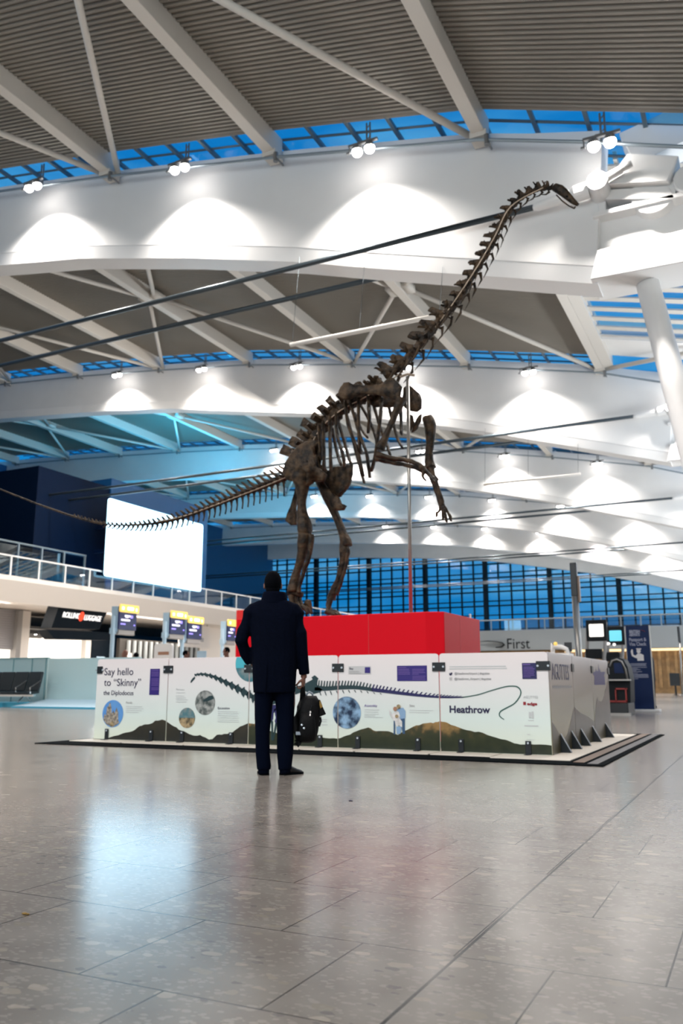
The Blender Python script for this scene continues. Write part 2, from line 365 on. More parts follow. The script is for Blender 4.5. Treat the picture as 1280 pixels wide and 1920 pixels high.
def ball(bm, c, r, n=12, rot=None):
    """ellipsoid with radii r"""
    r = r if isinstance(r, (list, tuple)) else (r, r, r)
    rings = []
    m = max(6, n // 2 + 2)
    for i in range(1, m):
        th = PI * i / m
        ring = []
        for k in range(n):
            ph = 2 * PI * k / n
            v = Vector((r[0] * math.sin(th) * math.cos(ph), r[1] * math.sin(th) * math.sin(ph), -r[2] * math.cos(th)))
            if rot is not None: v = rot @ v
            ring.append(Vector(c) + v)
        rings.append(ring)
    bridge(bm, rings, True)
def cyl(bm, p0, p1, r, n=16, r1=None):
    tube(bm, [p0, p1], [r, r if r1 is None else r1], n)

def ob(name, bm, m, parent=None, smooth=False, bevel=0.0, keep=False):
    bmesh.ops.recalc_face_normals(bm, faces=bm.faces)
    me = bpy.data.meshes.new(name); bm.to_mesh(me); bm.free()
    me.materials.append(m if not isinstance(m, str) else M[m])
    if smooth: me.polygons.foreach_set('use_smooth', [True] * len(me.polygons))
    o = bpy.data.objects.new(name, me); COL.objects.link(o)
    if parent is not None:
        o.parent = parent
        if not keep: o.matrix_parent_inverse = world_of(parent).inverted()
    if bevel:
        bv = o.modifiers.new('bevel', 'BEVEL'); bv.width = bevel; bv.segments = 2; bv.limit_method = 'ANGLE'
    return o
_WM = {}
def world_of(o):
    mb = Matrix.LocRotScale(o.location, o.rotation_euler, o.scale)
    return (world_of(o.parent) @ o.matrix_parent_inverse @ mb) if o.parent else mb
def nb(): return bmesh.new()
def thing(name, label, cat, loc=(0, 0, 0), group=None, kind=None):
    o = bpy.data.objects.new(name, None); COL.objects.link(o); o.location = loc; o.empty_display_size = 0.2
    o['label'] = label; o['category'] = cat
    if group: o['group'] = group
    if kind: o['kind'] = kind
    return o
def tag(o, label, cat, group=None):
    o['label'] = label; o['category'] = cat
    if group: o['group'] = group
    return o
def struct(o, label=None):
    o['kind'] = 'structure'
    if label: o['label'] = label
    return o
def dup(root, loc, label=None):
    r = root.copy(); COL.objects.link(r); r.location = loc
    if label: r['label'] = label
    for ch in list(root.children):
        c = ch.copy(); COL.objects.link(c); c.parent = r; c.matrix_parent_inverse = ch.matrix_parent_inverse
        for g in list(ch.children):
            d = g.copy(); COL.objects.link(d); d.parent = c; d.matrix_parent_inverse = g.matrix_parent_inverse
    return r
def interp(tab, x):
    tab = sorted(tab)
    if x <= tab[0][0]: return tab[0][1]
    for (a, va), (b, vb) in zip(tab[:-1], tab[1:]):
        if x <= b: return va + (vb - va) * (x - a) / (b - a)
    return tab[-1][1]
def text_mesh(body, size, xform, m, name, parent, extrude=0.0015, align='LEFT', bold=0.0, sx=1.0):
    cu = bpy.data.curves.new('txt', 'FONT'); cu.body = body; cu.size = size; cu.extrude = extrude; cu.align_x = align; cu.offset = bold
    cu.resolution_u = 3
    o = bpy.data.objects.new('txt', cu); COL.objects.link(o)
    dg = bpy.context.evaluated_depsgraph_get()
    me = bpy.data.meshes.new_from_object(o.evaluated_get(dg))
    bpy.data.objects.remove(o); bpy.data.curves.remove(cu)
    me.transform(xform @ Matrix.Diagonal((sx, 1, 1, 1))); me.name = name
    me.materials.clear(); me.materials.append(M[m])
    q = bpy.data.objects.new(name, me); COL.objects.link(q)
    if parent is not None: q.parent = parent; q.matrix_parent_inverse = world_of(parent).inverted()
    return q
def remesh(bm, voxel, name, m, parent, smooth_it=4, sub=False):
    """fuses overlapping closed pieces into ONE continuous surface"""
    bmesh.ops.recalc_face_normals(bm, faces=bm.faces)
    me = bpy.data.meshes.new('tmp'); bm.to_mesh(me); bm.free()
    o = bpy.data.objects.new('tmp', me); COL.objects.link(o)
    r = o.modifiers.new('r', 'REMESH'); r.mode = 'VOXEL'; r.voxel_size = voxel
    s = o.modifiers.new('s', 'SMOOTH'); s.factor = 0.5; s.iterations = smooth_it
    dg = bpy.context.evaluated_depsgraph_get(); dg.update()
    me2 = bpy.data.meshes.new_from_object(o.evaluated_get(dg))
    bpy.data.objects.remove(o); bpy.data.meshes.remove(me)
    me2.name = name; me2.materials.clear(); me2.materials.append(M[m])
    me2.polygons.foreach_set('use_smooth', [True] * len(me2.polygons))
    q = bpy.data.objects.new(name, me2); COL.objects.link(q)
    if parent is not None: q.parent = parent; q.matrix_parent_inverse = world_of(parent).inverted()
    return q
M['bone_tan'] = M['bone']; M['bone_black'] = M['bone']
# ================================================================== THE HALL
XL, XR, YB, YF = -75.0, 14.0, -12.0, 104.0
bm = nb(); bx(bm, XL, XR, YB, YF + 2, -0.3, 0.0)
o = ob('floor', bm, 'floor'); struct(o)

RAFT_X = [-5.2 - 6.15 * i for i in range(12)]
# heights along X: rafter underside, girder underside
RB = [(14, 4.5), (6, 9.0), (0, 12.6), (-2.7, 13.6), (-5.2, 14.45), (-11.3, 15.78), (-17.4, 16.95), (-23.5, 18.0), (-29.8, 18.75), (-36, 19.4), (-42, 19.9), (-52, 20.6), (-64, 21.2), (-80, 21.6)]
GL = [(0, 9.3), (-2.6, 10.1), (-5.4, 10.95), (-8.4, 11.85), (-10.8, 12.6), (-14.5, 13.6), (-19, 14.65), (-22.6, 15.25), (-29, 16.4), (-34, 17.0), (-43, 17.8), (-52, 18.4), (-64, 18.9), (-80, 19.2)]
def rb(x): return interp(RB, x)
def gl(x): return interp(GL, x)
DECK = 0.62
GY = [1.4, 19.4, 37.4, 55.4, 73.4, 91.4]

# corrugated roof decks between the girders (ribs run along X)
def deck_bm(xa, xb, ya, yb, pitch):
    bm = nb(); n = int((yb - ya) / pitch); prof = []
    for i in range(n):
        y = ya + i * pitch
        prof += [(y, 0.0), (y + pitch * .42, 0.0), (y + pitch * .5, 0.05), (y + pitch * .92, 0.05)]
    prof.append((yb, 0.0))
    for (y0, z0), (y1, z1) in zip(prof[:-1], prof[1:]):
        bm.faces.new([bm.verts.new(p) for p in ((xa, y0, rb(xa) + DECK + z0), (xb, y0, rb(xb) + DECK + z0), (xb, y1, rb(xb) + DECK + z1), (xa, y1, rb(xa) + DECK + z1))])
    # roof skin on top and closing end strips
    za, zb = rb(xa) + DECK, rb(xb) + DECK
    bm.faces.new([bm.verts.new(p) for p in ((xa, ya, za + .25), (xb, ya, zb + .25), (xb, yb, zb + .25), (xa, yb, za + .25))])
    for y in (ya, yb):
        bm.faces.new([bm.verts.new(p) for p in ((xa, y, za), (xb, y, zb), (xb, y, zb + .25), (xa, y, za + .25))])
    return bm
for k in range(5):
    ya, yb = GY[k] + 1.05, GY[k + 1] - 1.05
    pitch = 0.16 if k < 2 else 0.32
    xs = ([XR, 6.0, 0.0] if k == 0 else []) + RAFT_X
    if k == 0: xs = xs[:8]
    for xa, xb in zip(xs[1:], xs[:-1]):
        struct(ob('ceiling', deck_bm(xa, xb, ya, yb, pitch), 'deck'))
bm = nb()
for xa, xb in zip(RAFT_X[1:], RAFT_X[:-1]):
    bm.faces.new([bm.verts.new(p) for p in ((xa, GY[5] + 1.05, rb(xa) + DECK), (xb, GY[5] + 1.05, rb(xb) + DECK), (xb, YF, rb(xb) + DECK), (xa, YF, rb(xa) + DECK))])
struct(ob('ceiling', bm, 'deck'))
# roof behind the camera
bm = nb()
for xa, xb in zip([XR, 0.0] + RAFT_X[:-1], [0.0] + RAFT_X):
    bm.faces.new([bm.verts.new(p) for p in ((xa, YB, rb(xa) + DECK), (xb, YB, rb(xb) + DECK), (xb, GY[0] + 1.05, rb(xb) + DECK), (xa, GY[0] + 1.05, rb(xa) + DECK))])
struct(ob('ceiling', bm, 'deck'))

# rafters between girders, with cross braces meeting at every second one
def rafter_bm(x, y0, y1):
    bm = nb(); z = rb(x)
    w = 0.17
    bx(bm, x - w, x + w, y0, y1, z, z + DECK + 0.02)
    bx(bm, x - w - .05, x + w + .05, y0, y0 + .5, z - .12, z + .06); bx(bm, x - w - .05, x + w + .05, y1 - .5, y1, z - .12, z + .06)
    return bm
for k in range(5):
    y0, y1 = GY[k] + .5, GY[k + 1] - .5
    for i, x in enumerate(RAFT_X[:4] if k == 0 else RAFT_X[:-1]):
        struct(ob('roof_beam', rafter_bm(x, y0, y1), 'rafter', bevel=0.015))
        if i % 2 == 1 and k < 4:
            ym = (y0 + y1) / 2
            bm = nb()
            for sx, sy in ((1, 1), (1, -1), (-1, 1), (-1, -1)):
                xe = x + sx * 5.95; ye = y1 - .05 if sy > 0 else y0 + .05
                cyl(bm, (x + sx * .15, ym, rb(x) + .25), (xe, ye, rb(xe) + .12), 0.095, 10)
            for sx in (1, -1):
                bx(bm, x + sx * .17, x + sx * .5, ym - .35, ym + .35, rb(x) + .1, rb(x) + .4)
            struct(ob('roof_brace', bm, 'rafter', smooth=True))
# last half bay to the glass end wall
for x in RAFT_X[:-1]:
    struct(ob('roof_beam', rafter_bm(x, GY[5] + .5, YF), 'rafter'))

# arched box girders
GXS = [-2.62, -4, -5.4, -7, -8.4, -10.8, -12.6, -14.5, -16.8, -19, -22.6, -26, -29, -34, -38.5, -43, -47.5, -52, -58, -64, -72]
def girder_bm(yg, last=None):
    bm = nb(); rings = []
    xs = [x for x in GXS if last is None or x >= last]
    for x in xs:
        zt = rb(x) + .36; zl = gl(x)
        xo = x - (0.0 if x < -2.7 else 0.0)
        w1, w0 = 0.42, 0.34
        rings.append([(xo, yg - w1, zt), (xo, yg - w1 - .06, zl + .32), (xo, yg - w0 + .08, zl), (xo, yg + w0 - .08, zl), (xo, yg + w1 + .06, zl + .32), (xo, yg + w1, zt)])
    # slanted end plate
    r0 = [list(p) for p in rings[0]]
    r0[0][0] += 0.35; r0[5][0] += 0.35
    rings[0] = r0
    bridge(bm, rings)
    # lower flange lip
    rings = []
    for x in xs:
        zl = gl(x)
        rings.append([(x, yg - .47, zl + .30), (x, yg - .40, zl - .10), (x, yg + .40, zl - .10), (x, yg + .47, zl + .30)])
    bridge(bm, rings)
    return bm
for k in range(1, 6):
    struct(ob('roof_girder', girder_bm(GY[k], -30 if k == 1 else None), 'white_steel'))

# glazed strips over the girders
def strip(k, wn):
    yg = GY[k]; x0, x1 = (1.0 if k == 1 else -4.9), (-30.0 if k == 1 else -60.0)
    xs = [x0] + [x for x in (0.0,) if k == 1] + [x for x in RAFT_X if x > x1] + [x1]
    g = nb(); f = nb()
    for xa, xb in zip(xs[:-1], xs[1:]):
        za, zb = rb(xa) + DECK + .16, rb(xb) + DECK + .16
        g.faces.new([g.verts.new(p) for p in ((xa, yg - 1.1, za), (xb, yg - 1.1, zb), (xb, yg + 1.1, zb), (xa, yg + 1.1, za))])
        for yy in (yg - 1.05, yg - .38, yg + .38, yg + 1.05):
            tube(f, [(xa, yy, za - .03), (xb, yy, zb - .03)], (.04, .05), 4)
        n = max(1, int(abs(xb - xa) / 1.2))
        for i in range(n):
            x = xa + (xb - xa) * i / n; z = rb(x) + DECK + .13
            bx(f, x - .05, x + .05, yg - 1.08, yg + 1.08, z - .12, z)
    w = ob('window_%d' % wn, g, 'sky_glass'); struct(w)
    ob('window_frame', f, 'skyframe', w)
for k in range(1, 6): strip(k, k)

# louvred glazing beyond the last rafter, one field per bay
def louvres(k, wn):
    y0, y1 = GY[k] + 1.1, GY[k + 1] - 4.2
    x0, x1 = -4.6, 6.0
    zf = lambda x: 14.6 - .25 * (x + 4.6)
    def sl(bm, xa, xb, ya, yb, lo, hi):
        extrude_poly(bm, [(xa, ya, zf(xa) + lo), (xb, ya, zf(xb) + lo), (xb, ya, zf(xb) + hi), (xa, ya, zf(xa) + hi)], (0, yb - ya, 0))
    g = nb(); g.faces.new([g.verts.new(p) for p in ((x0, y0, zf(x0) + .5), (x1, y0, zf(x1) + .5), (x1, y1, zf(x1) + .5), (x0, y1, zf(x0) + .5))])
    w = ob('window_%d' % wn, g, 'sky_glass'); struct(w)
    f = nb(); y = y0 + .2
    while y < y1:
        sl(f, x0, x1, y, y + .36, 0, .06); y += .95
    for x in (x0, -2.2, 0.2, 2.6, 5.0): sl(f, x - .05, x + .05, y0, y1, .07, .3)
    ob('louvre_slat', f, 'rafter', w)
    p = nb(); sl(p, x0, 8, y1, y1 + .25, -.1, .7); sl(p, x0, 8, y1 + .25, GY[k + 1] - 1.45, .2, .4)
    struct(ob('ceiling', p, 'white_steel'))
    c = nb(); bx(c, -5.02, -4.6, GY[k] + 1, GY[k + 1] - 1, 14.45, 15.2); struct(ob('roof_curb', c, 'rafter'))
    c = nb(); cyl(c, (-4.95, GY[k + 1] - .8, 14.45), (2.2, GY[k + 1] - 5.5, 13.0), .095, 10); struct(ob('roof_brace', c, 'rafter', smooth=True))
for k in range(1, 5): louvres(k, 5 + k)

# girder end nodes: cast arms, end casing, cross beam and raking column arm
def node(k):
    yg = GY[k]; dy = yg - 19.4
    def P(x, y, Y): v = on_y(x, y, Y); return Vector((v.x, v.y + dy, v.z))
    bm = nb()
    # lower cross beam: deep flange box and recessed web, running on to the right
    y0 = yg - .62
    extrude_poly(bm, [(-2.75, y0, 10.05), (-2.55, y0, 10.75), (9, y0, 11.0), (9, y0, 9.85)], (0, 1.24, 0))
    bx(bm, -2.7, 9, yg - .25, yg + .25, 10.7, 11.75)
    bx(bm, -2.62, 9, yg - .6, yg + .6, 11.62, 11.74)
    struct(ob('roof_beam', bm, 'white_steel', bevel=.02))
    bm = nb()
    # upper raking box arm
    pts = [(-1.6, yg - .4, 12.85), (6, yg - .4, 14.6), (6, yg - .4, 15.5), (-1.9, yg - .4, 13.75)]
    extrude_poly(bm, pts, (0, .8, 0))
    struct(ob('roof_beam', bm, 'white_steel', bevel=.02))
    bm = nb()
    # end casing: a tilted two-panel box
    q = [(-2.28, yg - .75, 12.30), (-1.72, yg - .75, 12.95), (-.62, yg - .75, 12.55), (-.88, yg - .75, 11.98)]
    extrude_poly(bm, q, (0, 1.3, 0))
    extrude_poly(bm, [(-2.30, yg - .80, 12.28), (-2.08, yg - .8, 12.54), (-.76, yg - .8, 12.22), (-.9, yg - .8, 11.96)], (0, .08, 0))
    extrude_poly(bm, [(-2.3, yg - .6, 12.0), (-2.3, yg - .6, 12.25), (-.9, yg - .6, 11.95), (-.75, yg - .6, 11.6)], (0, 1.0, 0))
    extrude_poly(bm, [(-.95, yg - .3, 12.4), (3.5, yg - .3, 10.9), (3.4, yg - .3, 10.4), (-1.1, yg - .3, 11.9)], (0, .6, 0))
    bx(bm, -2.5, -2.3, yg - .5, yg + .5, 11.7, 12.2)
    struct(ob('roof_casing', bm, 'white_steel', bevel=.03))
    bm = nb()
    cyl(bm, (-1.25, yg - .55, 11.9), (-1.25, yg + .5, 11.9), .5, 20); cyl(bm, (-.45, yg - .65, 12.0), (-.45, yg + .5, 12.0), .36, 20)
    struct(ob('roof_casting', bm, 'white_steel', smooth=False, bevel=.03))
    # pin and its sleeve
    bm = nb(); pc = on_y(1118, 338, 18.3); cyl(bm, (pc.x, yg - 1.1, pc.z), (pc.x, yg - .4, pc.z), .235, 28)
    struct(ob('roof_pin', bm, 'white_steel', bevel=.015))
    bm = nb(); cyl(bm, (-2.2, yg - .95, 12.32), (-1.85, yg - .95, 12.45), .1, 16); cyl(bm, (-1.9, yg - .95, 12.43), (-1.62, yg - .95, 12.53), .075, 16)
    struct(ob('roof_bolt', bm, 'bright_metal'))
    # column arm: inclined round tube down to the floor
    bm = nb(); ca, cb = on_y(1213, 530, 19.5), on_y(1272, 750, 19.5); cd = (cb - ca) / (cb.z - ca.z); tube(bm, [(ca.x + cd.x * (z_ - ca.z), yg + .1, z_) for z_ in (10.0, 7.3, 1.5, 0.0)], [.26, .28, .31, .32], 20)
    struct(ob('roof_column', bm, 'white_steel', smooth=True))
for k in range(1, 6): node(k)

# ties: paired dark rods along each girder
for k in range(1, 6):
    for side, xe in ((-.8, -2.6), (.8, -2.6)):
        yg = GY[k] + side
        t = thing('tie_rod', 'long dark tie rod on the %s side of the %s roof girder' % (('camera' if side < 0 else 'far'), ['', 'nearest', 'second', 'third', 'fourth', 'fifth'][k]), 'tie rod', (xe, yg, 12.15), 'tie rods of the roof girders', 'thing')
        bm = nb(); tube(bm, [(-3.85, yg, 12.12), (-30, yg, 12.0), (-68, yg, 12.0)] if k > 1 else [(-3.85, yg, 12.12), (-30, yg, 12.0)], .075, 10)
        ob('rod', bm, 'cable', t, smooth=True)
        bm = nb(); tube(bm, [(-2.62, yg, 12.22), (-2.95, yg, 12.2), (-3.05, yg, 12.19), (-3.85, yg, 12.12), (-3.95, yg, 12.11)], [.2, .2, .15, .11, .07], 16)
        ob('socket', bm, 'white_steel', t)

# short white tube hung on wires below the two nearest girders
for k, lab in ((1, 'white tube hanging level below the nearest roof girder'), (2, 'white tube hanging level below the second roof girder')):
    yg = GY[k] - .8
    t = thing('hanging_tube', lab, 'tube', (-8.5, yg, 9.82), 'hanging white tubes')
    bm = nb(); tube(bm, [(-10.65, yg, 9.82), (-6.3, yg, 9.82)], .062, 10); ob('tube', bm, 'rafter', t, smooth=True)
    for x in (-10.6, -8.6, -6.4):
        bm = nb(); tube(bm, [(x, yg, 9.82), (x, GY[k] - .43, gl(x) + .06)], .006, 5); ob('wire', bm, 'cable', t)

# ------------------------------------------------------------------ lighting rails and twin floodlights
ORD = ['', 'nearest', 'second', 'third', 'fourth', 'fifth']
NTH = ['rightmost', 'second from the right', 'third from the right', 'fourth from the right', 'fifth from the right', 'sixth from the right', 'seventh from the right', 'eighth from the right']
def rail_z(x): return rb(x) - .18
for k in range(1, 6):
    yr = GY[k] - .95
    t = thing('lighting_rail', 'thin grey lighting rail along the %s roof girder' % ORD[k], 'rail', (-2, yr, rail_z(-2)), 'lighting rails', 'thing')
    bm = nb(); xs = [2.0, 0, -2.7] + [RAFT_X[0]] + [x for x in RAFT_X[1:] if x > (-32 if k == 1 else -64)]
    tube(bm, [(x, yr, rail_z(x)) for x in xs], .045, 8)
    ob('rail', bm, 'rail_steel', t, smooth=True)
    for x in xs[3:]:
        bm = nb(); cyl(bm, (x + .22, yr, rail_z(x + .22) - .14), (x + .22, yr, rail_z(x + .22) + .14), .07, 10); cyl(bm, (x + .22, yr, rail_z(x + .22)), (x + .22, GY[k] - .52, rail_z(x + .22)), .03, 6)
        ob('rail_bracket', bm, 'lamp_body', t)
    for i in range({1: 4, 2: 6, 3: 6, 4: 7, 5: 7}[k]):
        x = -2.2 - 6.03 * i; z = rail_z(x); bm = nb()
        for s in (-.05, .05): tube(bm, [(x + s, yr, z), (x + s, yr, z + .8)], .025, 6)
        for q in range(4): tube(bm, [(x - .05, yr, z + .1 + .18 * q), (x + .05, yr, z + .2 + .18 * q)], .015, 5)
        ob('hanger', bm, 'lamp_body', t)

def make_flood():
    t = thing('twin_floodlight', 'x', 'floodlight', (0, 0, 0), 'twin floodlights along the roof girders', 'thing')
    bm = nb(); bx(bm, -.42, .42, -.04, .04, .16, .22); bx(bm, -.14, .14, -.03, .03, .2, .24)
    for x_ in (-.1, .1): tube(bm, [(x_, 0, .2), (x_, .31, .22)], .025, 6)
    ob('bracket', bm, 'lamp_body', t)
    bm = nb(); cyl(bm, (-.4, 0, .18), (-.4, 0, .02), .02, 6); box(bm, (-.42, -.02, -.02), (.1, .06, .05)); ob('control_gear', bm, 'lamp_body', t)
    for sx in (-.18, .18):
        d = Vector((0, .18, -.98)).normalized()
        c = Vector((sx, 0, .05))
        bm = nb(); tube(bm, [c - d * .10, c - d * .05, c + d * .06], [.07, .12, .14], 18); tube(bm, [c - d * .04 + Vector((0, 0, .13)), c - d * .06], .03, 6)
        ob('lamp_head', bm, 'lamp_body', t, smooth=False)
        bm = nb(); ball(bm, c + d * .07, .142, 20)
        ob('lens', bm, 'lens', t, smooth=True)
    l = bpy.data.lights.new('flood_beam', 'SPOT'); l.energy = SPOT_POWER; l.color = (1.0, 0.93, 0.87); l.spot_size = math.radians(128); l.spot_blend = 1.0; l.shadow_soft_size = .16
    lo = bpy.data.objects.new('flood_beam', l); COL.objects.link(lo); lo.parent = t; lo.location = (0, .02, -.27)
    lo.rotation_euler = (0, 0, 0)
    return t
FL = make_flood()
first = True
for k in range(1, 6):
    n = {1: 4, 2: 6, 3: 6, 4: 7, 5: 7}[k]
    for i in range(n):
        x = -2.2 - 6.03 * i
        lab = 'lit twin floodlight, %s on the %s roof girder' % (NTH[i], ORD[k])
        z = rb(x) - .40
        if first: FL.location = (x, GY[k] - 1.3, z); FL['label'] = lab; first = False
        else: dup(FL, (x, GY[k] - 1.3, z), lab)
for k in (4, 5):
    yr = GY[k] + .95
    t = thing('lighting_rail', 'thin grey lighting rail on the far face of the %s roof girder' % ORD[k], 'rail', (-2, yr, rail_z(-2)), 'lighting rails', 'thing')
    bm = nb(); tube(bm, [(x, yr, rail_z(x)) for x in [2.0, 0, -2.7] + RAFT_X[:8]], .045, 8); ob('rail', bm, 'rail_steel', t, smooth=True)
    for x in RAFT_X[:7]:
        bm = nb(); cyl(bm, (x + .22, yr, rail_z(x + .22)), (x + .22, GY[k] + .45, rail_z(x + .22)), .03, 6); ob('rail_bracket', bm, 'lamp_body', t)
    for i in range(7):
        x = -2.2 - 6.03 * i
        q_ = dup(FL, (x, GY[k] + 1.3, rb(x) - .40), 'lit twin floodlight, %s on far face of %s roof girder' % (NTH[i], ORD[k]))
        q_.rotation_euler = (0, 0, PI)
# unseen spots above the camera, added and aimed forward to brighten the display
for i in range(4):
    x = 3.8 - 6.03 * i
    l = bpy.data.lights.new('flood_beam', 'SPOT'); l.energy = FORWARD_POWER; l.color = (1.0, 0.93, 0.90); l.spot_size = math.radians(84); l.spot_blend = 1.0; l.shadow_soft_size = .5
    lo = bpy.data.objects.new('flood_beam', l); COL.objects.link(lo); lo.location = (x, GY[0] - 1.2, rb(x) - .7)
    lo.rotation_euler = (math.radians(44), 0, 0)

# ------------------------------------------------------------------ glass end wall
YW = 104.0
bm = nb(); xs = [8.0, -5.2] + RAFT_X[1:]
fx = [-70 + 8.1 * i for i in range(11)]
g = nb(); g.faces.new([g.verts.new(p) for p in ((-75, YW, 0), (8, YW, 0), (8, YW, 21), (-75, YW, 21))])
w = ob('window_10', g, 'facade_glass'); struct(w)
f = nb(); x = -30.4 - 8.1 * 5
while x < 8:
    bx(f, x - .26, x + .26, YW - .7, YW - .05, 0, 20.5)
    for j in range(1, 5): bx(f, x + 1.62 * j - .09, x + 1.62 * j + .09, YW - .25, YW - .02, 0, 20.5)
    x += 8.1
z = 7.0
while z < 20:
    bx(f, -75, 8, YW - .2, YW - .03, z - .09, z + .09); bx(f, -75, 8, YW - .2, YW - .03, z + .54, z + .68); z += 1.78
ob('window_frame', f, 'dark_frame', w)
# closing beam over the glass
bm = nb(); rings = []
for x in GXS[::2] + [-74]:
    zl = gl(x) - .35
    rings.append([(x, YW - 1.5, rb(x) + .8), (x, YW - 1.5, zl), (x, YW - .8, zl), (x, YW - .8, rb(x) + .8)])
bridge(bm, rings)
struct(ob('roof_girder', bm, 'white_steel'))

# ------------------------------------------------------------------ far gallery with the First sign
YG2 = 88.0
bm = nb(); bx(bm, -34.8, XR, YG2, YG2 + .4, 4.35, 6.45); bx(bm, -34.8, XR, YG2 + .4, YW - .8, 6.2, 6.4)
struct(ob('wall_far', bm, 'grey_wall'))
t = thing('gallery_railing', 'railing along the top of the far grey wall', 'railing', (-20, YG2 + .2, 6.45), None, 'thing')
bm = nb(); tube(bm, [(-34.8, YG2 + .2, 7.55), (XR, YG2 + .2, 7.55)], .07, 8); ob('handrail', bm, 'rail_steel', t)
x = -33.0
while x < 8:
    bm = nb(); bx(bm, x - .06, x + .06, YG2 + .15, YG2 + .25, 6.45, 7.55); ob('post', bm, 'rail_steel', t); x += 1.9
bm = nb(); bx(bm, -34.8, XR, YG2 + .19, YG2 + .21, 6.45, 7.5); ob('glass_panel', bm, 'rail_glass', t)
XF = Matrix.Translation(on_y(949, 1216.5, YG2 - .03)) @ Matrix.Rotation(PI / 2, 4, 'X')
t = thing('wall_sign', 'dark ribbon emblem and letters First on the far grey wall', 'sign', tuple(on_y(930, 1210, YG2 - .03)))
text_mesh('First', 1.55, XF, 'dark_plastic', 'lettering', t, 0.02, sx=.9)
bm = nb()
rib = [on_y(x, y, YG2 - .42) for x, y in ((899, 1203), (915, 1202), (930, 1203), (941, 1205), (945, 1209), (940, 1213), (929, 1214))]
tube(bm, rib, [(.03, .05), (.05, .22), (.05, .30), (.05, .36), (.05, .40), (.05, .26), (.04, .06)], 8, ref=Vector((0, 1, 0)))
ob('ribbon_emblem', bm, 'dark_plastic', t, smooth=True)
# lit slatted back wall under the far gallery
t = thing('slatted_wall', 'warm wooden slat wall glowing under the far gallery', 'wall', (-8, YG2 + 1.5, 0), None, 'structure')
bm = nb(); bx(bm, -33, XR, YG2 + 1.7, YG2 + 2.0, 0, 4.35); ob('backing', bm, 'slat_wood', t)
bm = nb(); x = -18.0
while x < 6: bx(bm, x, x + .3, YG2 + 1.45, YG2 + 1.7, .5, 4.2); x += .75
ob('slat', bm, 'slat_wood', t)
bm = nb(); bx(bm, -18, 6, YG2 + 1.1, YG2 + 1.25, 4.1, 4.33); ob('light_strip', bm, 'slat_light', t)
bm = nb(); bx(bm, -34.6, XR, YG2 + 12, YG2 + 12.2, 0, 6.2); struct(ob('wall_back_of_house', bm, 'grey_wall'))

# ------------------------------------------------------------------ left gallery over the shops
XG = -35.0
Y0, Y1 = 18.0, 90.0
bm = nb()
pro = [(XG, 6.45), (XG + .02, 6.2), (XG - .75, 5.15), (XG - 1.6, 5.35), (XG - 6.0, 5.35), (XG - 12, 5.6), (XG - 12, 6.45)]
bridge(bm, [[(x, Y0, z) for x, z in pro], [(x, Y1, z) for x, z in pro]])
struct(ob('gallery_slab', bm, 'fascia'))
t = thing('balcony_railing', 'white metal railing with glass along the left gallery edge', 'railing', (XG - .1, 40, 6.45), None, 'thing')
bm = nb(); bx(bm, XG - .16, XG - .06, Y0, Y1, 7.46, 7.54); ob('handrail', bm, 'white_steel', t)
y = 31.9 - 1.97 * 6; i = 0
while y < Y1:
    bm = nb(); bx(bm, XG - .15, XG - .07, y - .05, y + .05, 6.4, 7.47); ob('post', bm, 'white_steel', t); y += 1.97
bm = nb(); bx(bm, XG - .12, XG - .10, Y0, Y1, 6.5, 7.42); ob('glass_panel', bm, 'rail_glass', t)
t = thing('upper_railing', 'second railing set back on the gallery before the dark box', 'railing', (-36.6, 36, 6.45), None, 'thing')
bm = nb(); tube(bm, [(-36.6, 24, 8.56), (-36.6, 39.0, 8.56)], .06, 8); ob('handrail', bm, 'rail_steel', t)
y = 25.0
while y < 39.2:
    bm = nb(); bx(bm, -36.65, -36.55, y - .05, y + .05, 6.45, 8.56); ob('post', bm, 'rail_steel', t); y += 1.74
bm = nb(); bx(bm, -36.61, -36.59, 24, 38.9, 6.5, 8.4); ob('glass_panel', bm, 'rail_glass', t)
bm = nb(); bx(bm, -62, -38.0, 22, Y1, 6.2, 6.45); struct(ob('gallery_deck', bm, 'grey_wall'))
# dark box behind the big screen
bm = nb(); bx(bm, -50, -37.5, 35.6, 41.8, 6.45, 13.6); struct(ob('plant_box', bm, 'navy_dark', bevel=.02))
bm = nb(); bx(bm, -50, -37.4, 41.8, 52.8, 6.45, 14.2); struct(ob('plant_box', bm, 'blue_glow_navy', bevel=.02))
t = thing('video_screen', 'huge glowing white video screen above the left gallery', 'screen', (-35.0, 43.8, 7.2), None, 'thing')
ys0, ys1 = on_x(200, 1000, -34.7).y, on_x(378, 1040, -34.7).y
zt, zb = 11.95, 7.18
def rrect(a0, a1, b0, b1, r, n=5):
    pts = []
    for cx, cy, st in ((a1 - r, b1 - r, 0), (a0 + r, b1 - r, PI / 2), (a0 + r, b0 + r, PI), (a1 - r, b0 + r, 3 * PI / 2)):
        for i in range(n + 1): pts.append((cx + r * math.cos(st + i * PI / 2 / n), cy + r * math.sin(st + i * PI / 2 / n)))
    return pts
bm = nb(); extrude_poly(bm, [(-34.76, a, b) for a, b in rrect(ys0, ys1, zb, zt, .16)], (.10, 0, 0)); ob('display', bm, 'screen', t)
bm = nb(); bx(bm, -34.96, -34.77, ys0 + .1, ys1 - .1, zb + .1, zt - .1)
ob('screen_back', bm, 'dark_plastic', t)
bm = nb()
for yy in (ys0 + 2, ys1 - 2): bx(bm, -37.4, -34.97, yy - .1, yy + .1, zt - 1.4, zt - 1.2); bx(bm, -37.4, -34.97, yy - .1, yy + .1, 9.0, 9.2)
struct(ob('screen_support', bm, 'navy_dark'))
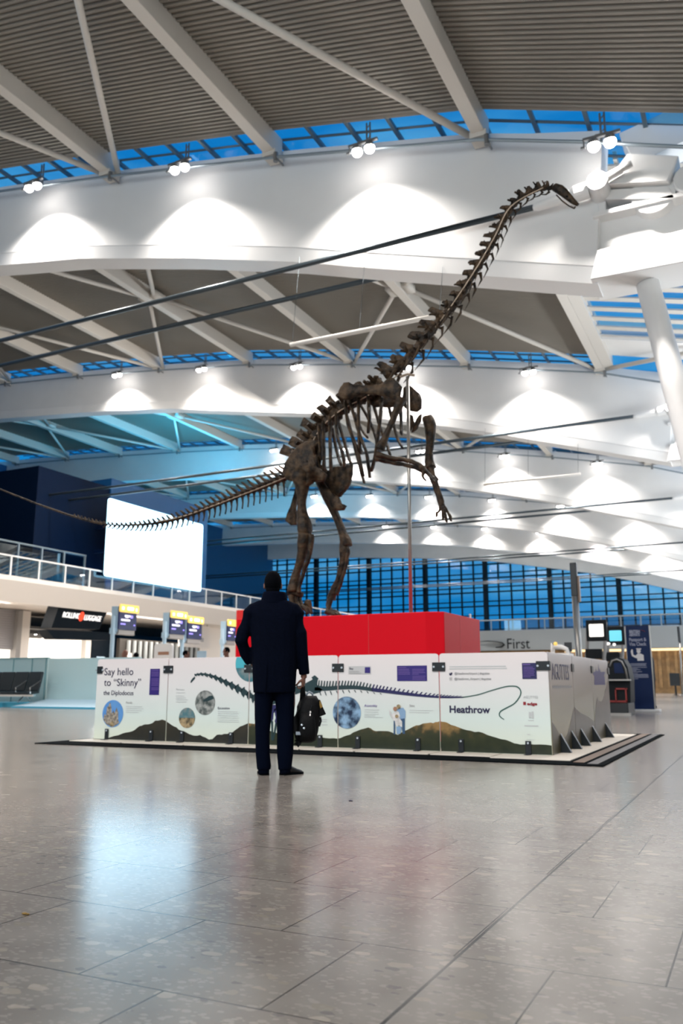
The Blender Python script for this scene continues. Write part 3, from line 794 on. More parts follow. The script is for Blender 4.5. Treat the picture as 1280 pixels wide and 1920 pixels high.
# shell closing the left side and the unseen sides
bm = nb(); bx(bm, -62.3, -62, 18, YW, 0, 21); struct(ob('wall_left', bm, 'blue_glow_navy'))
bm = nb(); bx(bm, -62, -30, 14.0, 14.3, 0, 19); struct(ob('wall_near', bm, 'wall_white'))
bm = nb(); bx(bm, XR - .2, XR, YB, YW, 0, 7); struct(ob('wall_right', bm, 'wall_white'))
bm = nb(); bx(bm, -45, XR, YB, YB + .3, 0, 20); struct(ob('wall_rear', bm, 'wall_white'))
# ================================================================== THE DISPLAY
PX = [-8.84, -7.53, -6.18, -4.85, -3.49, -2.17]
PY, PT, PZ0, PZ1 = 9.80, 0.024, 0.026, 1.172
# floor mat and boards
t = thing('display_mat', 'flat black edged mat lying under the white display panels', 'mat', (-5.3, 12, 0))
bm = nb(); bx(bm, -9.12, -1.49, 8.95, 14.96, 0.0, 0.012); ob('rubber_edge', bm, 'black_rubber', t)
bm = nb(); bx(bm, -1.665, -1.56, 9.08, 14.9, 0.012, 0.016); ob('tread_strip', bm, 'grey_rubber', t)
bm = nb(); bx(bm, -1.83, -1.715, 9.2, 14.9, 0.012, 0.016); ob('tread_strip', bm, 'brown_rubber', t)
y = 9.3
ys = [9.3, 10.3, 11.15, 12.0, 12.85, 13.7, 14.6]
for a, b in zip(ys[:-1], ys[1:]):
    bm = nb(); bx(bm, -2.75, -1.88, a + .012, b - .012, 0.012, 0.024); ob('cream_board', bm, 'cream_board', t, bevel=.004)
xs = [-8.95] + [on_y(x, 1405, 9.35).x for x in (395, 497, 660, 778, 870, 940)] + [-2.75]
xs = [-8.95, -8.0, -6.95, -6.1, -5.2, -4.45, -3.5, -2.76]
for a, b in zip(xs[:-1], xs[1:]):
    bm = nb(); bx(bm, a + .012, b - .012, 9.42, 10.3, 0.012, 0.024); ob('cream_board', bm, 'cream_board', t, bevel=.004)

# red podium
t = thing('red_podium', 'glossy red box podium carrying the skeleton behind the panels', 'podium', (-5.6, 12.1, 0))
bm = nb(); extrude_poly(bm, [(-7.32, 11.2, 0.04), (-4.17, 11.2, 0.04), (-3.93, 11.30, 0.04), (-3.93, 13.0, 0.04), (-7.32, 13.0, 0.04)], (0, 0, 1.77))
ob('podium_body', bm, 'red', t, bevel=.01)
bm = nb(); 
for x in (-6.2, -5.05): bx(bm, x - .003, x + .003, 11.197, 11.2, .05, 1.8)
bx(bm, -3.93, -3.927, 12.0, 12.006, .05, 1.8)
ob('panel_joint', bm, 'red_strip', t)
bm = nb()
for x, y in ((-7.2, 12.9), (-4.05, 12.9), (-4.9, 12.9)): cyl(bm, (x, y, 1.81), (x, y, 1.9), .02, 8)
ob('fixing', bm, 'bright_metal', t)

# white display panels
def clip_poly(pts, x0, x1):
    def cut(ps, f, inter):
        out = []
        for i in range(len(ps)):
            a, b = ps[i], ps[(i + 1) % len(ps)]
            if f(a): out.append(a)
            if f(a) != f(b): out.append(inter(a, b))
        return out
    for xv, s in ((x0, 1), (x1, -1)):
        pts = cut(pts, lambda p: s * (p[0] - xv) >= 0, lambda a, b: (xv, a[1] + (b[1] - a[1]) * (xv - a[0]) / (b[0] - a[0])))
        if not pts: return []
    return pts
def pp(x, y):
    v = on_y(x, y, PY - .001); return (v.x, v.z)
def flat(bm, pts, lay=1, th=0.0012):
    y = PY - 0.0006 - 0.0012 * lay
    if len(pts) < 3: return
    extrude_poly(bm, [(x, y, z) for x, z in pts], (0, th, 0))

panels = []
LABS = ['leftmost white display panel headed Say hello to Skinny',
        'white display panel with the printed skull and two round photos',
        'white display panel behind the standing man with the printed dinosaur body',
        'white display panel with a blue round photo and the family photo',
        'rightmost front display panel with the Heathrow lettering and whip tail']
for i in range(5):
    x0, x1 = PX[i] + .007, PX[i + 1] - .007
    t = thing('exhibition_board', LABS[i], 'display panel', ((x0 + x1) / 2, PY, .04), 'white display panels around the podium')
    r = .04
    pts = [(x0, PZ0), (x1, PZ0)] + [(x1 - r + r * math.cos(a), PZ1 - r + r * math.sin(a)) for a in [j * PI / 10 for j in range(6)]] + [(x0 + r + r * math.cos(a), PZ1 - r + r * math.sin(a)) for a in [PI / 2 + j * PI / 10 for j in range(6)]]
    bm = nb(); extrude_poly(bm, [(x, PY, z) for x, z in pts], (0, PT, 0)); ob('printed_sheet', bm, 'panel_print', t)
    panels.append((t, x0, x1))

# printed hills, cut panel by panel
hills = [(178, 1390), (205, 1383), (230, 1375), (248, 1371), (262, 1361), (272, 1358), (285, 1356), (292, 1351), (304, 1349), (312, 1353), (326, 1362), (340, 1370), (362, 1379), (375, 1378), (390, 1386), (398, 1386), (406, 1378), (420, 1376), (436, 1373), (450, 1362), (466, 1356), (480, 1357), (500, 1368), (530, 1378), (560, 1374), (590, 1378), (612, 1384), (632, 1385), (650, 1379), (668, 1371), (690, 1364), (704, 1371), (728, 1371), (746, 1378), (762, 1369), (780, 1360), (798, 1356), (812, 1356), (824, 1352), (838, 1355), (860, 1364), (882, 1370), (905, 1374), (930, 1383), (958, 1391), (975, 1396), (1000, 1396), (1034, 1398)]
hp = [pp(x, y) for x, y in hills]; hp = [(x, z) for x, z in hp]
hp[0] = (PX[0], hp[0][1]); hp[-1] = (PX[-1], hp[-1][1])
poly = []
# fine jagged outline
for (a, b) in zip(hp[:-1], hp[1:]):
    for s in range(3):
        q = s / 3; poly.append((a[0] + (b[0] - a[0]) * q, a[1] + (b[1] - a[1]) * q + (random.uniform(-.008, .008) if s else 0)))
poly.append(hp[-1])
for i, (t, x0, x1) in enumerate(panels):
    bm = nb()
    top = [(x0, interp(poly, x0))] + [p for p in poly if x0 < p[0] < x1] + [(x1, interp(poly, x1))]
    yy = PY - .0018
    tv = [bm.verts.new((x, yy, z)) for x, z in top]; mv = [bm.verts.new((x, yy, PZ0 + (z - PZ0) * .5)) for x, z in top]; bv = [bm.verts.new((x, yy, PZ0 + .004)) for x, z in top]
    for j in range(len(top) - 1):
        bm.faces.new((bv[j], bv[j + 1], mv[j + 1], mv[j])); bm.faces.new((mv[j], mv[j + 1], tv[j + 1], tv[j]))
    g_ = bmesh.ops.extrude_face_region(bm, geom=list(bm.faces))
    bmesh.ops.translate(bm, verts=[v for v in g_['geom'] if isinstance(v, bmesh.types.BMVert)], vec=(0, .0012, 0))
    ob('printed_hills', bm, 'hill_dark' if i < 2 else 'hill_print', t)

def poly_on(pts, m, name='print', lay=3, pix=True):
    w = [pp(*p) for p in pts] if pix else pts
    for t, x0, x1 in panels:
        c = clip_poly(w, x0, x1)
        if len(c) >= 3 and max(p[0] for p in c) - min(p[0] for p in c) > .004:
            bm = nb(); flat(bm, c, lay); ob(name, bm, m, t)
def panel_at(x): 
    for t, a, b in panels:
        if a - .01 <= x <= b + .01: return t
def strips(rows, m, name, lay=2):
    """several thin printed lines as one part; rows of (x0,x1,y,h) in picture units"""
    g = {}
    for x0, x1, y, h in rows:
        a, b = pp(x0, y - h / 2), pp(x1, y + h / 2); c = pp(x1, y - h / 2)
        t = panel_at((a[0] + b[0]) / 2)
        g.setdefault(t, []).append((a[0], b[0], (a[1] + b[1]) / 2 + .0, abs(a[1] - b[1]) * .5))
    for t, l in g.items():
        bm = nb()
        for xa, xb, z, hh in l: flat(bm, [(xa, z - hh / 2), (xb, z - hh / 2), (xb, z + hh / 2), (xa, z + hh / 2)], lay)
        ob(name, bm, m, t)
def disc(cx, cy, ry, m, name='round_photo', lay=3, zclip=None):
    c = pp(cx, cy); e = pp(cx, cy - ry); r = abs(e[1] - c[1])
    pts = [(c[0] + r * math.cos(a), c[1] + r * math.sin(a)) for a in [2 * PI * i / 36 for i in range(36)]]
    if zclip: pts = [(x, min(z, zclip)) for x, z in pts]
    poly_on(pts, m, name, lay, pix=False); return c, r
def rect(x0, y0, x1, y1, m, name, lay=3):
    a, b, c, d = pp(x0, y0), pp(x1, y0), pp(x1, y1), pp(x0, y1)
    zt, zb = (a[1] + b[1]) / 2, (c[1] + d[1]) / 2
    poly_on([(a[0], zt), (b[0], zt), (b[0], zb), (a[0], zb)], m, name, lay, pix=False)
def words(body, x, y, cap, m, name='lettering', bold=0.0, sx=1.0, lay=3, width=None):
    """text whose baseline starts at picture point x,y with a cap height given in picture units"""
    a, b = pp(x, y), pp(x, y - cap); h = abs(b[1] - a[1])
    xf = Matrix.Translation((a[0], PY - .0006 - .0012 * lay, a[1])) @ Matrix.Rotation(PI / 2, 4, 'X')
    q = text_mesh(body, h / .70, xf, m, name, panel_at(a[0] + .05), .0008, bold=bold, sx=sx)
    if width:
        xs_ = [v.co.x for v in q.data.vertices]; w = max(xs_) - min(xs_); k = (pp(x + width, y)[0] - a[0]) / w
        for v in q.data.vertices: v.co.x = a[0] + (v.co.x - a[0]) * k
    return q

# panel 1
words('Say hello', 195, 1266, 13.5, 'ink_navy', width=54)
words('to \u201cSkinny\u201d', 195, 1286, 13.5, 'ink_navy', width=69)
words('the Diplodocus', 194, 1303, 8.5, 'ink_navy', width=56)
rect(282, 1254, 300, 1303, 'ink_purple', 'purple_box')
strips([(284, 298, y, 2.6) for y in (1257.5, 1261, 1264, 1267, 1273, 1276, 1279, 1282, 1285, 1290, 1293)], 'ink_lilac', 'small_print', 5)
words('Family', 236, 1319, 3.6, 'ink_grey', width=12)
strips([(236, 236 + w, y, 2.4) for w, y in ((30, 1325), (33, 1328.5), (29, 1332), (24, 1335.5))], 'ink_pale', 'small_print')
c, r = disc(211.5, 1338, 25.5, 'photo_city')
def inside(pts, c, r):
    out = []
    for x, z in pts:
        d = math.hypot(x - c[0], z - c[1])
        out.append((x, z) if d <= r else (c[0] + (x - c[0]) * r / d, c[1] + (z - c[1]) * r / d))
    return out
ab = [pp(x, y) for x, y in ((194, 1350), (196, 1338), (199, 1342), (201, 1326), (204, 1324), (205, 1320), (207, 1317), (209, 1325), (210, 1338), (213, 1332), (215, 1338), (217, 1332), (219, 1326), (222, 1336), (222, 1352), (224, 1353), (222, 1357), (211, 1364), (200, 1358))]
poly_on(inside(ab, c, r * .985), 'photo_stone', 'abbey_picture', 5, pix=False)
arch = [pp(x, y) for x, y in ((207, 1362), (207, 1356), (210, 1352), (214, 1355), (214, 1361))]
poly_on(arch, 'photo_brown', 'abbey_door', 7, pix=False)
# panel 2
words('Famous', 330, 1294, 3.4, 'ink_pale', width=15)
strips([(330, 330 + w, y, 2.4) for w, y in ((17, 1299), (15, 1305), (18, 1308.5), (22, 1312), (20, 1316))], 'ink_pale', 'small_print')
c2, r2 = disc(350.5, 1346, 19, 'photo_brown')
sk = [(c2[0] + r2 * .99 * math.cos(a), c2[1] + r2 * .99 * math.sin(a)) for a in [j * PI / 14 for j in range(15)]]
poly_on(sk, 'photo_sea', 'photo_sky', 5, pix=False)
c3, r3 = disc(384.5, 1317.5, 23, 'photo_grey')
poly_on(inside([pp(x, y) for x, y in ((381, 1313), (392, 1305), (399, 1304), (401, 1310), (392, 1314), (383, 1316))], c3, r3 * .97), 'ink_teal', 'photo_dark_shape', 5, pix=False)  # darker shape printed inside the round dig picture
words('Excavation', 408, 1329.5, 4.2, 'ink_navy', width=22)
strips([(408, 408 + w, y, 2.6) for w, y in ((37, 1334.5), (39, 1338), (38, 1342), (40, 1346), (39, 1350), (40, 1353.5))], 'ink_pale', 'small_print')
c4, r4 = disc(470, 1244, 34, 'photo_sea', zclip=PZ1 - .004)
poly_on([(c4[0] + r4 * .985 * math.cos(a), min(c4[1] + r4 * .985 * math.sin(a), PZ1 - .005)) for a in [-.08 * PI + j * 1.16 * PI / 20 for j in range(21)]], 'photo_skyteal', 'photo_sky', 5, pix=False)
# panels 3 and 4
rect(653, 1249, 695, 1264, 'grey_box', 'grey_box'); rect(684, 1251, 694, 1262, 'ink_purple', 'purple_box', 5)
words('Bay', 655, 1255.5, 4.2, 'ink_navy', lay=5)
strips([(655, 655 + w, y, 2.2) for w, y in ((18, 1259), (22, 1262))], 'ink_grey', 'small_print', 5)
rect(744, 1248, 800, 1277, 'ink_purple', 'purple_box')
strips([(746.5, 746.5 + w, y, 2.4) for w, y in ((15, 1251.5), (20, 1255), (21, 1258), (22, 1261), (22, 1264))] + [(773, 773 + w, y, 2.4) for w, y in ((23, 1255), (22, 1258), (24, 1261), (12, 1264), (25, 1268), (24, 1271), (25, 1274))], 'ink_lilac', 'small_print', 5)
disc(650, 1336, 30, 'photo_blue')
words('Assembly', 683, 1325, 4.4, 'ink_lilac', width=24)
strips([(683, 683 + w, y, 2.4) for w, y in ((28, 1331), (26, 1335), (27, 1339), (20, 1342), (35, 1345))], 'ink_pale', 'small_print')
words('Size', 767, 1325, 4.2, 'ink_grey', width=10)
strips([(767, 767 + w, y, 2.4) for w, y in ((45, 1332), (38, 1336))], 'ink_pale', 'small_print')
strips([(602, 602 + w, y, 2.4) for w, y in ((11, 1349), (10, 1353), (12, 1359))], 'ink_pale', 'small_print')
# family photo cut-out
fam = [('family_blue', [(744, 1330), (748, 1328), (756, 1327), (760, 1333), (760, 1346), (755, 1349), (747, 1347)]),
       ('family_denim', [(750, 1348), (759, 1347), (759, 1376), (755, 1376)]),
       ('family_light', [(738, 1336), (741, 1333), (747, 1334), (750, 1342), (748, 1352), (738, 1351), (731, 1341), (729, 1330), (732, 1333), (735, 1340)]),
       ('family_denim', [(738, 1351), (741, 1352), (741, 1377), (738, 1377)]),
       ('family_light', [(740, 1345), (747, 1344), (754, 1353), (754, 1364), (748, 1360), (744, 1363), (741, 1356)]),
       ('family_blue', [(743, 1362), (753, 1362), (751, 1376), (744, 1376)])]
for j, (m_, ps) in enumerate(fam): poly_on(ps, m_, 'family_figure', 3 + j)
for (x, y, rr, m_) in ((747.5, 1325, 4.2, 'photo_brown'), (741, 1329, 4.0, 'family_skin'), (744, 1343, 3.4, 'photo_brown')): disc(x, y, rr, m_, 'family_figure', 10)
# panel 5
strips([(842, 842 + w, y, 2.6) for w, y in ((106, 1249.5), (108, 1253.5))], 'ink_pale', 'small_print')
words('@HeathrowAirport | #aguttes', 851.5, 1264.5, 3.8, 'ink_grey', width=66, bold=.001)
words('@Heathrow_Airport | #aguttes', 851.5, 1274.5, 3.8, 'ink_grey', width=69, bold=.001)
poly_on([(842, 1261), (844, 1263), (845, 1261), (847, 1261), (848, 1262), (847, 1265), (844, 1267), (842, 1265)], 'ink_navy', 'bird_mark')
bm = nb(); c = pp(844.8, 1273); q = .016
for a0, a1, b0, b1 in ((-q, q, q - .003, q), (-q, q, -q, -q + .003), (-q, -q + .003, -q, q), (q - .003, q, -q, q)): flat(bm, [(c[0] + a0, c[1] + b0), (c[0] + a1, c[1] + b0), (c[0] + a1, c[1] + b1), (c[0] + a0, c[1] + b1)], 3)
flat(bm, [(c[0] + .007 * math.cos(j * PI / 6), c[1] + .007 * math.sin(j * PI / 6)) for j in range(12)], 3)
ob('camera_mark', bm, 'ink_grey', panels[4][0])
rect(978, 1243, 1005, 1273, 'ink_blue', 'blue_box')
strips([(979.5, 994, 1246, 4)], 'ink_lilac', 'small_print', 5)
strips([(981, 981 + w, y, 2.3) for w, y in ((18, 1251), (21, 1254), (20, 1257), (21, 1260), (20, 1263), (21, 1266), (14, 1269))], 'ink_lilac', 'small_print', 5)
words('Heathrow', 842, 1336, 13, 'ink_navy', width=76, bold=.003)
words('AGUTTES', 981, 1309, 4.6, 'ink_pale', width=27)
rect(980.5, 1316, 985.5, 1322, 'ink_red', 'red_mark'); words('edge', 988, 1322, 5.2, 'ink_red', width=19, bold=.002)
for a, b, c_, d in ((991, 1335, 995, 1346), (996, 1334, 1000, 1347)): rect(a, b, c_, d, 'ink_pale', 'partner_mark')
strips([(990, 1000, 1351, 3), (983, 1009, 1361, 5), (988, 994, 1377, 3), (987, 1003, 1387, 1.6)], 'ink_pale', 'partner_mark')
# printed skeleton silhouette: head, neck vertebrae, body, tail
def path_pts(ctrl, n):
    P = [Vector((x, y)) for x, y in ctrl]; out = []
    for i in range(n):
        s = i / (n - 1) * (len(P) - 1); k = min(int(s), len(P) - 2); f_ = s - k
        p0, p1, p2, p3 = P[max(k - 1, 0)], P[k], P[k + 1], P[min(k + 2, len(P) - 1)]
        out.append(.5 * ((2 * p1) + (-p0 + p2) * f_ + (2 * p0 - 5 * p1 + 4 * p2 - p3) * f_ ** 2 + (-p0 + 3 * p1 - 3 * p2 + p3) * f_ ** 3))
    return out
poly_on([(357, 1280), (358, 1276), (361, 1272), (365, 1268), (366, 1272), (362, 1276), (359, 1280)], 'ink_teal', 'printed_skull')
nk = path_pts([(365, 1266), (378, 1264), (398, 1268), (420, 1278), (445, 1291), (470, 1305), (486, 1316)], 15)
for a, b in zip(nk[:-1], nk[1:]):
    d = (b - a).normalized(); nrm = Vector((d.y, -d.x)); L_ = (b - a).length; w = 2.2 + 5.2 * min(1, (a.x - 362) / 90)
    A = lambda s, h: (a.x + d.x * L_ * s + nrm.x * h, a.y + d.y * L_ * s + nrm.y * h)
    poly_on([A(-.1, w * .5), A(.15, w * 1.3), A(.35, w * .8), A(.7, w * .7), A(1.05, w * .5), A(1.1, -w * .4), A(.75, -w * .5), A(.8, -w * 1.25), A(.35, -w * .9), A(0, -w * .4)], 'ink_teal', 'printed_vertebra')
poly_on([(484, 1310), (500, 1300), (540, 1290), (565, 1285), (586, 1274), (584, 1270), (590, 1266), (597, 1272), (592, 1281), (600, 1290), (605, 1293), (600, 1298), (585, 1302), (572, 1296), (560, 1300), (520, 1312), (495, 1322)], 'ink_teal', 'printed_body')
poly_on([(505, 1300), (522, 1298), (520, 1318), (508, 1322)], 'ink_teal', 'printed_body')
def outline(ctrl, widths, n=40):
    c_ = path_pts(ctrl, n); top, bot = [], []
    for i, p in enumerate(c_):
        d = (c_[min(i + 1, n - 1)] - c_[max(i - 1, 0)]).normalized(); nr = Vector((d.y, -d.x)); w = interp([(j / (len(widths) - 1), widths[j]) for j in range(len(widths))], i / (n - 1))
        top.append((p.x + nr.x * w, p.y + nr.y * w)); bot.append((p.x - nr.x * w, p.y - nr.y * w))
    return list(zip(top, bot))
def ribbon(ctrl, widths, n, m, name, lay=3):
    o_ = outline(ctrl, widths, n)
    for t, x0, x1 in panels:
        bm = nb(); any_ = False
        for (a, b), (c, d) in zip(o_[:-1], o_[1:]):
            q = clip_poly([pp(*p) for p in (a, c, d, b)], x0, x1)
            if len(q) >= 3 and max(p[0] for p in q) - min(p[0] for p in q) + max(p[1] for p in q) - min(p[1] for p in q) > .002: flat(bm, q, lay); any_ = True
        if any_: ob(name, bm, m, t)
        else: bm.free()
tb = [(590, 1290), (612, 1291), (640, 1289), (668, 1289), (698, 1293)]
ribbon(tb, [5, 4, 3.8, 3.5, 3.2], 24, 'ink_teal', 'printed_tail')
tv = [(697, 1293), (730, 1297), (770, 1302), (810, 1306), (840, 1307.5), (868, 1307.5)]
ribbon(tv, [3.4, 3.2, 2.8, 2.0, 1.5, .8], 30, 'ink_blue', 'printed_tail')
ribbon([(866, 1307.5), (880, 1305.5), (898, 1302), (920, 1295), (945, 1288), (958, 1286.5), (970, 1288), (976, 1296), (974, 1306), (964, 1319), (948, 1328), (938, 1334), (936, 1341), (940, 1346), (945, 1349)], [.9, .9, 1.1, 1.1, 1.1, .6], 70, 'ink_green', 'printed_tail')
sp = path_pts(tb + tv[1:], 46)
for i, p in enumerate(sp[:-2]):
    h = 14 * (1 - i / 46) ** .9 + 1.8; lean = 1 + 5 * (i / 46)
    poly_on([(p.x - 1.4, p.y - 1.5), (p.x + lean - .6, p.y - h), (p.x + lean + 1.4, p.y - h + .6), (p.x + 1.5, p.y - 1.5)], 'ink_teal' if p.x < 697 else 'ink_blue', 'printed_spine', 4)
    if i % 2 == 0 and 1 < i < 24:
        h = 9 * (1 - i / 30)
        poly_on([(p.x + 1, p.y + 5), (p.x + 3, p.y + 5), (p.x + 5.5, p.y + 5 + h), (p.x + 4, p.y + 5 + h)], 'ink_teal', 'printed_chevron', 4)
# printed hind legs seen between the man's legs
poly_on([(509, 1322), (519, 1321), (518, 1330), (513, 1337), (512, 1348), (509, 1353), (507, 1350), (509, 1338)], 'ink_blue', 'printed_leg', 5)
poly_on([(514, 1330), (518, 1328), (520, 1345), (521, 1355), (517, 1358), (515, 1352), (517, 1346)], 'ink_blue', 'printed_leg', 5)
poly_on([(508, 1351), (512, 1352), (512, 1372), (511, 1386), (508, 1388), (509, 1375)], 'ink_teal', 'printed_leg', 5)
poly_on([(516, 1356), (520, 1355), (517, 1372), (513, 1388), (510, 1389), (513, 1376)], 'ink_teal', 'printed_leg', 5)

# clips joining the panels, and foot brackets
def clip(x, zc, t, w=.165, h=.105):
    bm = nb(); bx(bm, x - w / 2, x + w / 2, PY - .014, PY - .001, zc - h / 2, zc + h / 2); o = ob('joint_clip', bm, 'black_metal', t, bevel=.003)
    bm = nb()
    for s in (-.06, .06): cyl(bm, (x + s, PY - .022, zc), (x + s, PY - .013, zc), .013, 10)
    ob('rivet', bm, 'rivet', o)
CZ = pp(633, 1252)[1]
clip(PX[0] + .06, CZ + .0, panels[0][0], .10)
for i in range(1, 5): clip(PX[i], CZ, panels[i][0])
clip(PX[5] - .06, CZ, panels[4][0], .16)
for x_, y_ in ((200, 1384), (283, 1389), (341, 1391), (433, 1395), (600, 1402), (671, 1404), (784, 1408), (865, 1409), (991, 1412)):
    x = pp(x_, y_)[0]; t = panel_at(x)
    bm = nb(); bx(bm, x - .033, x + .033, PY - .016, PY - .003, .026, .175); bx(bm, x - .033, x + .033, PY - .10, PY - .003, .026, .034); o = ob('foot_bracket', bm, 'black_metal', t, bevel=.004)
    bm = nb(); cyl(bm, (x, PY - .024, .152), (x, PY - .015, .152), .012, 10); ob('rivet', bm, 'rivet', o)
# side panels along the right
SX = -2.175
SY = [9.84, 11.2, 12.6, 14.05]
SL = ['display panel on the right side nearest the front corner, lettered AGUTTES', 'middle display panel of the right side', 'rearmost display panel of the right side with a purple building print']
def side_flat(bm, pts, lay=1): extrude_poly(bm, [(SX + .0006 + .0012 * lay, y, z) for y, z in pts], (-.0012, 0, 0))
def sp_(x, y): v = on_x(x, y, SX); return (v.y, v.z)
sh = [(9.84, .42), (9.95, .36), (10.2, .24), (10.5, .17), (10.65, .2), (10.85, .30), (11.0, .42), (11.2, .53), (11.5, .45), (11.9, .40), (12.2, .36), (12.6, .28), (12.75, .48), (12.9, .62), (13.1, .55), (13.35, .56), (13.6, .68), (13.8, .78), (14.05, .9)]
for i in range(3):
    y0, y1 = SY[i] + .006, SY[i + 1] - .006
    t = thing('exhibition_board', SL[i], 'display panel', (SX, (y0 + y1) / 2, .04), 'white display panels around the podium')
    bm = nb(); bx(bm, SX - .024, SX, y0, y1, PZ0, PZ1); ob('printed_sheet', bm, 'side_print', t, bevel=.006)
    pts = [(y0, interp(sh, y0))] + [p for p in sh if y0 < p[0] < y1] + [(y1, interp(sh, y1)), (y1, PZ0), (y0, PZ0)]
    bm = nb(); side_flat(bm, pts, 1); ob('printed_hills', bm, 'hill_side', t)
    for y in ([y0 + .9] if i == 2 else [y0 + .45, y1 - .25] if i == 0 else [y0 + .35, y1 - .2]):
        bm = nb(); extrude_poly(bm, [(SX + .002, y - .03, .026), (SX + .12, y - .03, .026), (SX + .002, y - .03, .24)], (0, .06, 0)); ob('foot_bracket', bm, 'black_metal', t)
    bm = nb(); bx(bm, SX + .001, SX + .014, y1 - .07, y1 + .07, CZ - .05, CZ + .05); ob('joint_clip', bm, 'black_metal', t, bevel=.003)
    if i == 0:
        bm = nb(); bx(bm, SX + .001, SX + .014, y0 - .01, y0 + .06, CZ - .05, CZ + .05); ob('joint_clip', bm, 'black_metal', t, bevel=.003)
        xf = Matrix.Translation((SX + .003, 9.97, .86)) @ Matrix.Rotation(PI / 2, 4, 'Z') @ Matrix.Rotation(PI / 2, 4, 'X')
        text_mesh('AGUTTES', .27, xf, 'ink_blue', 'lettering', t, .0008, sx=.86)
        bm = nb(); side_flat(bm, [(9.98, .76), (11.05, .76), (11.05, .79), (9.98, .79)], 1); ob('small_print', bm, 'ink_grey', t)
    if i == 2:
        b = [(12.75, .80), (13.7, .80), (13.7, .92), (13.6, .93), (13.75, .98), (13.7, 1.0), (13.35, .99), (13.3, 1.04), (13.25, 1.0), (13.2, 1.10), (13.15, 1.0), (13.0, 1.0), (12.95, 1.03), (12.9, .99), (12.7, .98), (12.7, .94), (12.8, .93)]
        bm = nb(); side_flat(bm, b, 1); ob('building_print', bm, 'ink_purple', t)
# plain panels closing the enclosure on the sides the photo only glimpses
for lab, a in (('plain display panel closing the left side of the enclosure', (PX[0], PX[0] + .024, 9.86, 14.05)), ('plain display panel closing the rear of the enclosure', (PX[0] + .05, SX - .05, 14.06, 14.084))):
    bm = nb(); bx(bm, a[0], a[1], a[2], a[3], PZ0, PZ1); tag(ob('exhibition_board', bm, 'panel_print'), lab, 'display panel', 'white display panels around the podium')

# ================================================================== THE SKELETON
YS = 12.05
SK = thing('dinosaur_skeleton', 'tall dark mounted dinosaur skeleton rearing over the red podium', 'skeleton', (-6.4, YS, 1.81))
PM = 0.0089     # metres per picture unit in the skeleton's plane (about)
def S(x, y, off=0.0): return on_y(x, y, YS + off)
def spline3(ctrl, n):
    out = []
    for i in range(n):
        s = i / (n - 1) * (len(ctrl) - 1); k = min(int(s), len(ctrl) - 2); f_ = s - k
        p0, p1, p2, p3 = ctrl[max(k - 1, 0)], ctrl[k], ctrl[k + 1], ctrl[min(k + 2, len(ctrl) - 1)]
        out.append(.5 * ((2 * p1) + (-p0 + p2) * f_ + (2 * p0 - 5 * p1 + 4 * p2 - p3) * f_ ** 2 + (-p0 + 3 * p1 - 3 * p2 + p3) * f_ ** 3))
    return out
def resample(pts, step_fn):
    """points along a polyline with a spacing that varies"""
    out = [pts[0]]; acc = 0; i = 0; d0 = step_fn(0); tot = sum((b - a).length for a, b in zip(pts[:-1], pts[1:])); run = 0
    for a, b in zip(pts[:-1], pts[1:]):
        L_ = (b - a).length; pos = 0
        while acc + (L_ - pos) >= step_fn(run / tot):
            st = step_fn(run / tot) - acc; pos += st; run += st; acc = 0
            out.append(a + (b - a) * (pos / L_))
        acc += L_ - pos; run += L_ - pos
    return out
SIDE = Vector((0, 1, 0))
def rough(bm, amt):
    for v in bm.verts:
        v.co += noise.noise_vector(v.co * 9.0) * amt + noise.noise_vector(v.co * 30.0) * amt * .4
def basis(t):
    t = t.normalized(); n_ = Vector((-t.z, 0, t.x)).normalized()   # upward in the skeleton plane when t points to the head
    if n_.z < 0 and abs(t.x) > .2: n_ = -n_
    return t, n_
def blade(bm, c, d0, d1, L_, w0, w1, th, bend=0.0, bdir=None):
    """flat process from c along d0, width along d1"""
    pts, rad = [], []
    for i in range(5):
        s = i / 4; p = c + d0 * (L_ * s) + (bdir or d1) * (bend * s * s)
        pts.append(p); w = w0 + (w1 - w0) * s + (.12 * w1 if i == 4 else 0); rad.append((th * (1 - .2 * s), w))
    rings = []
    for p, (a, b) in zip(pts, rad):
        rings.append([p + SIDE * a * x + d1 * b * y for x, y in ((1, .3), (.6, 1), (-.6, 1), (-1, .3), (-1, -.3), (-.6, -1), (.6, -1), (1, -.3))])
    bridge(bm, rings)

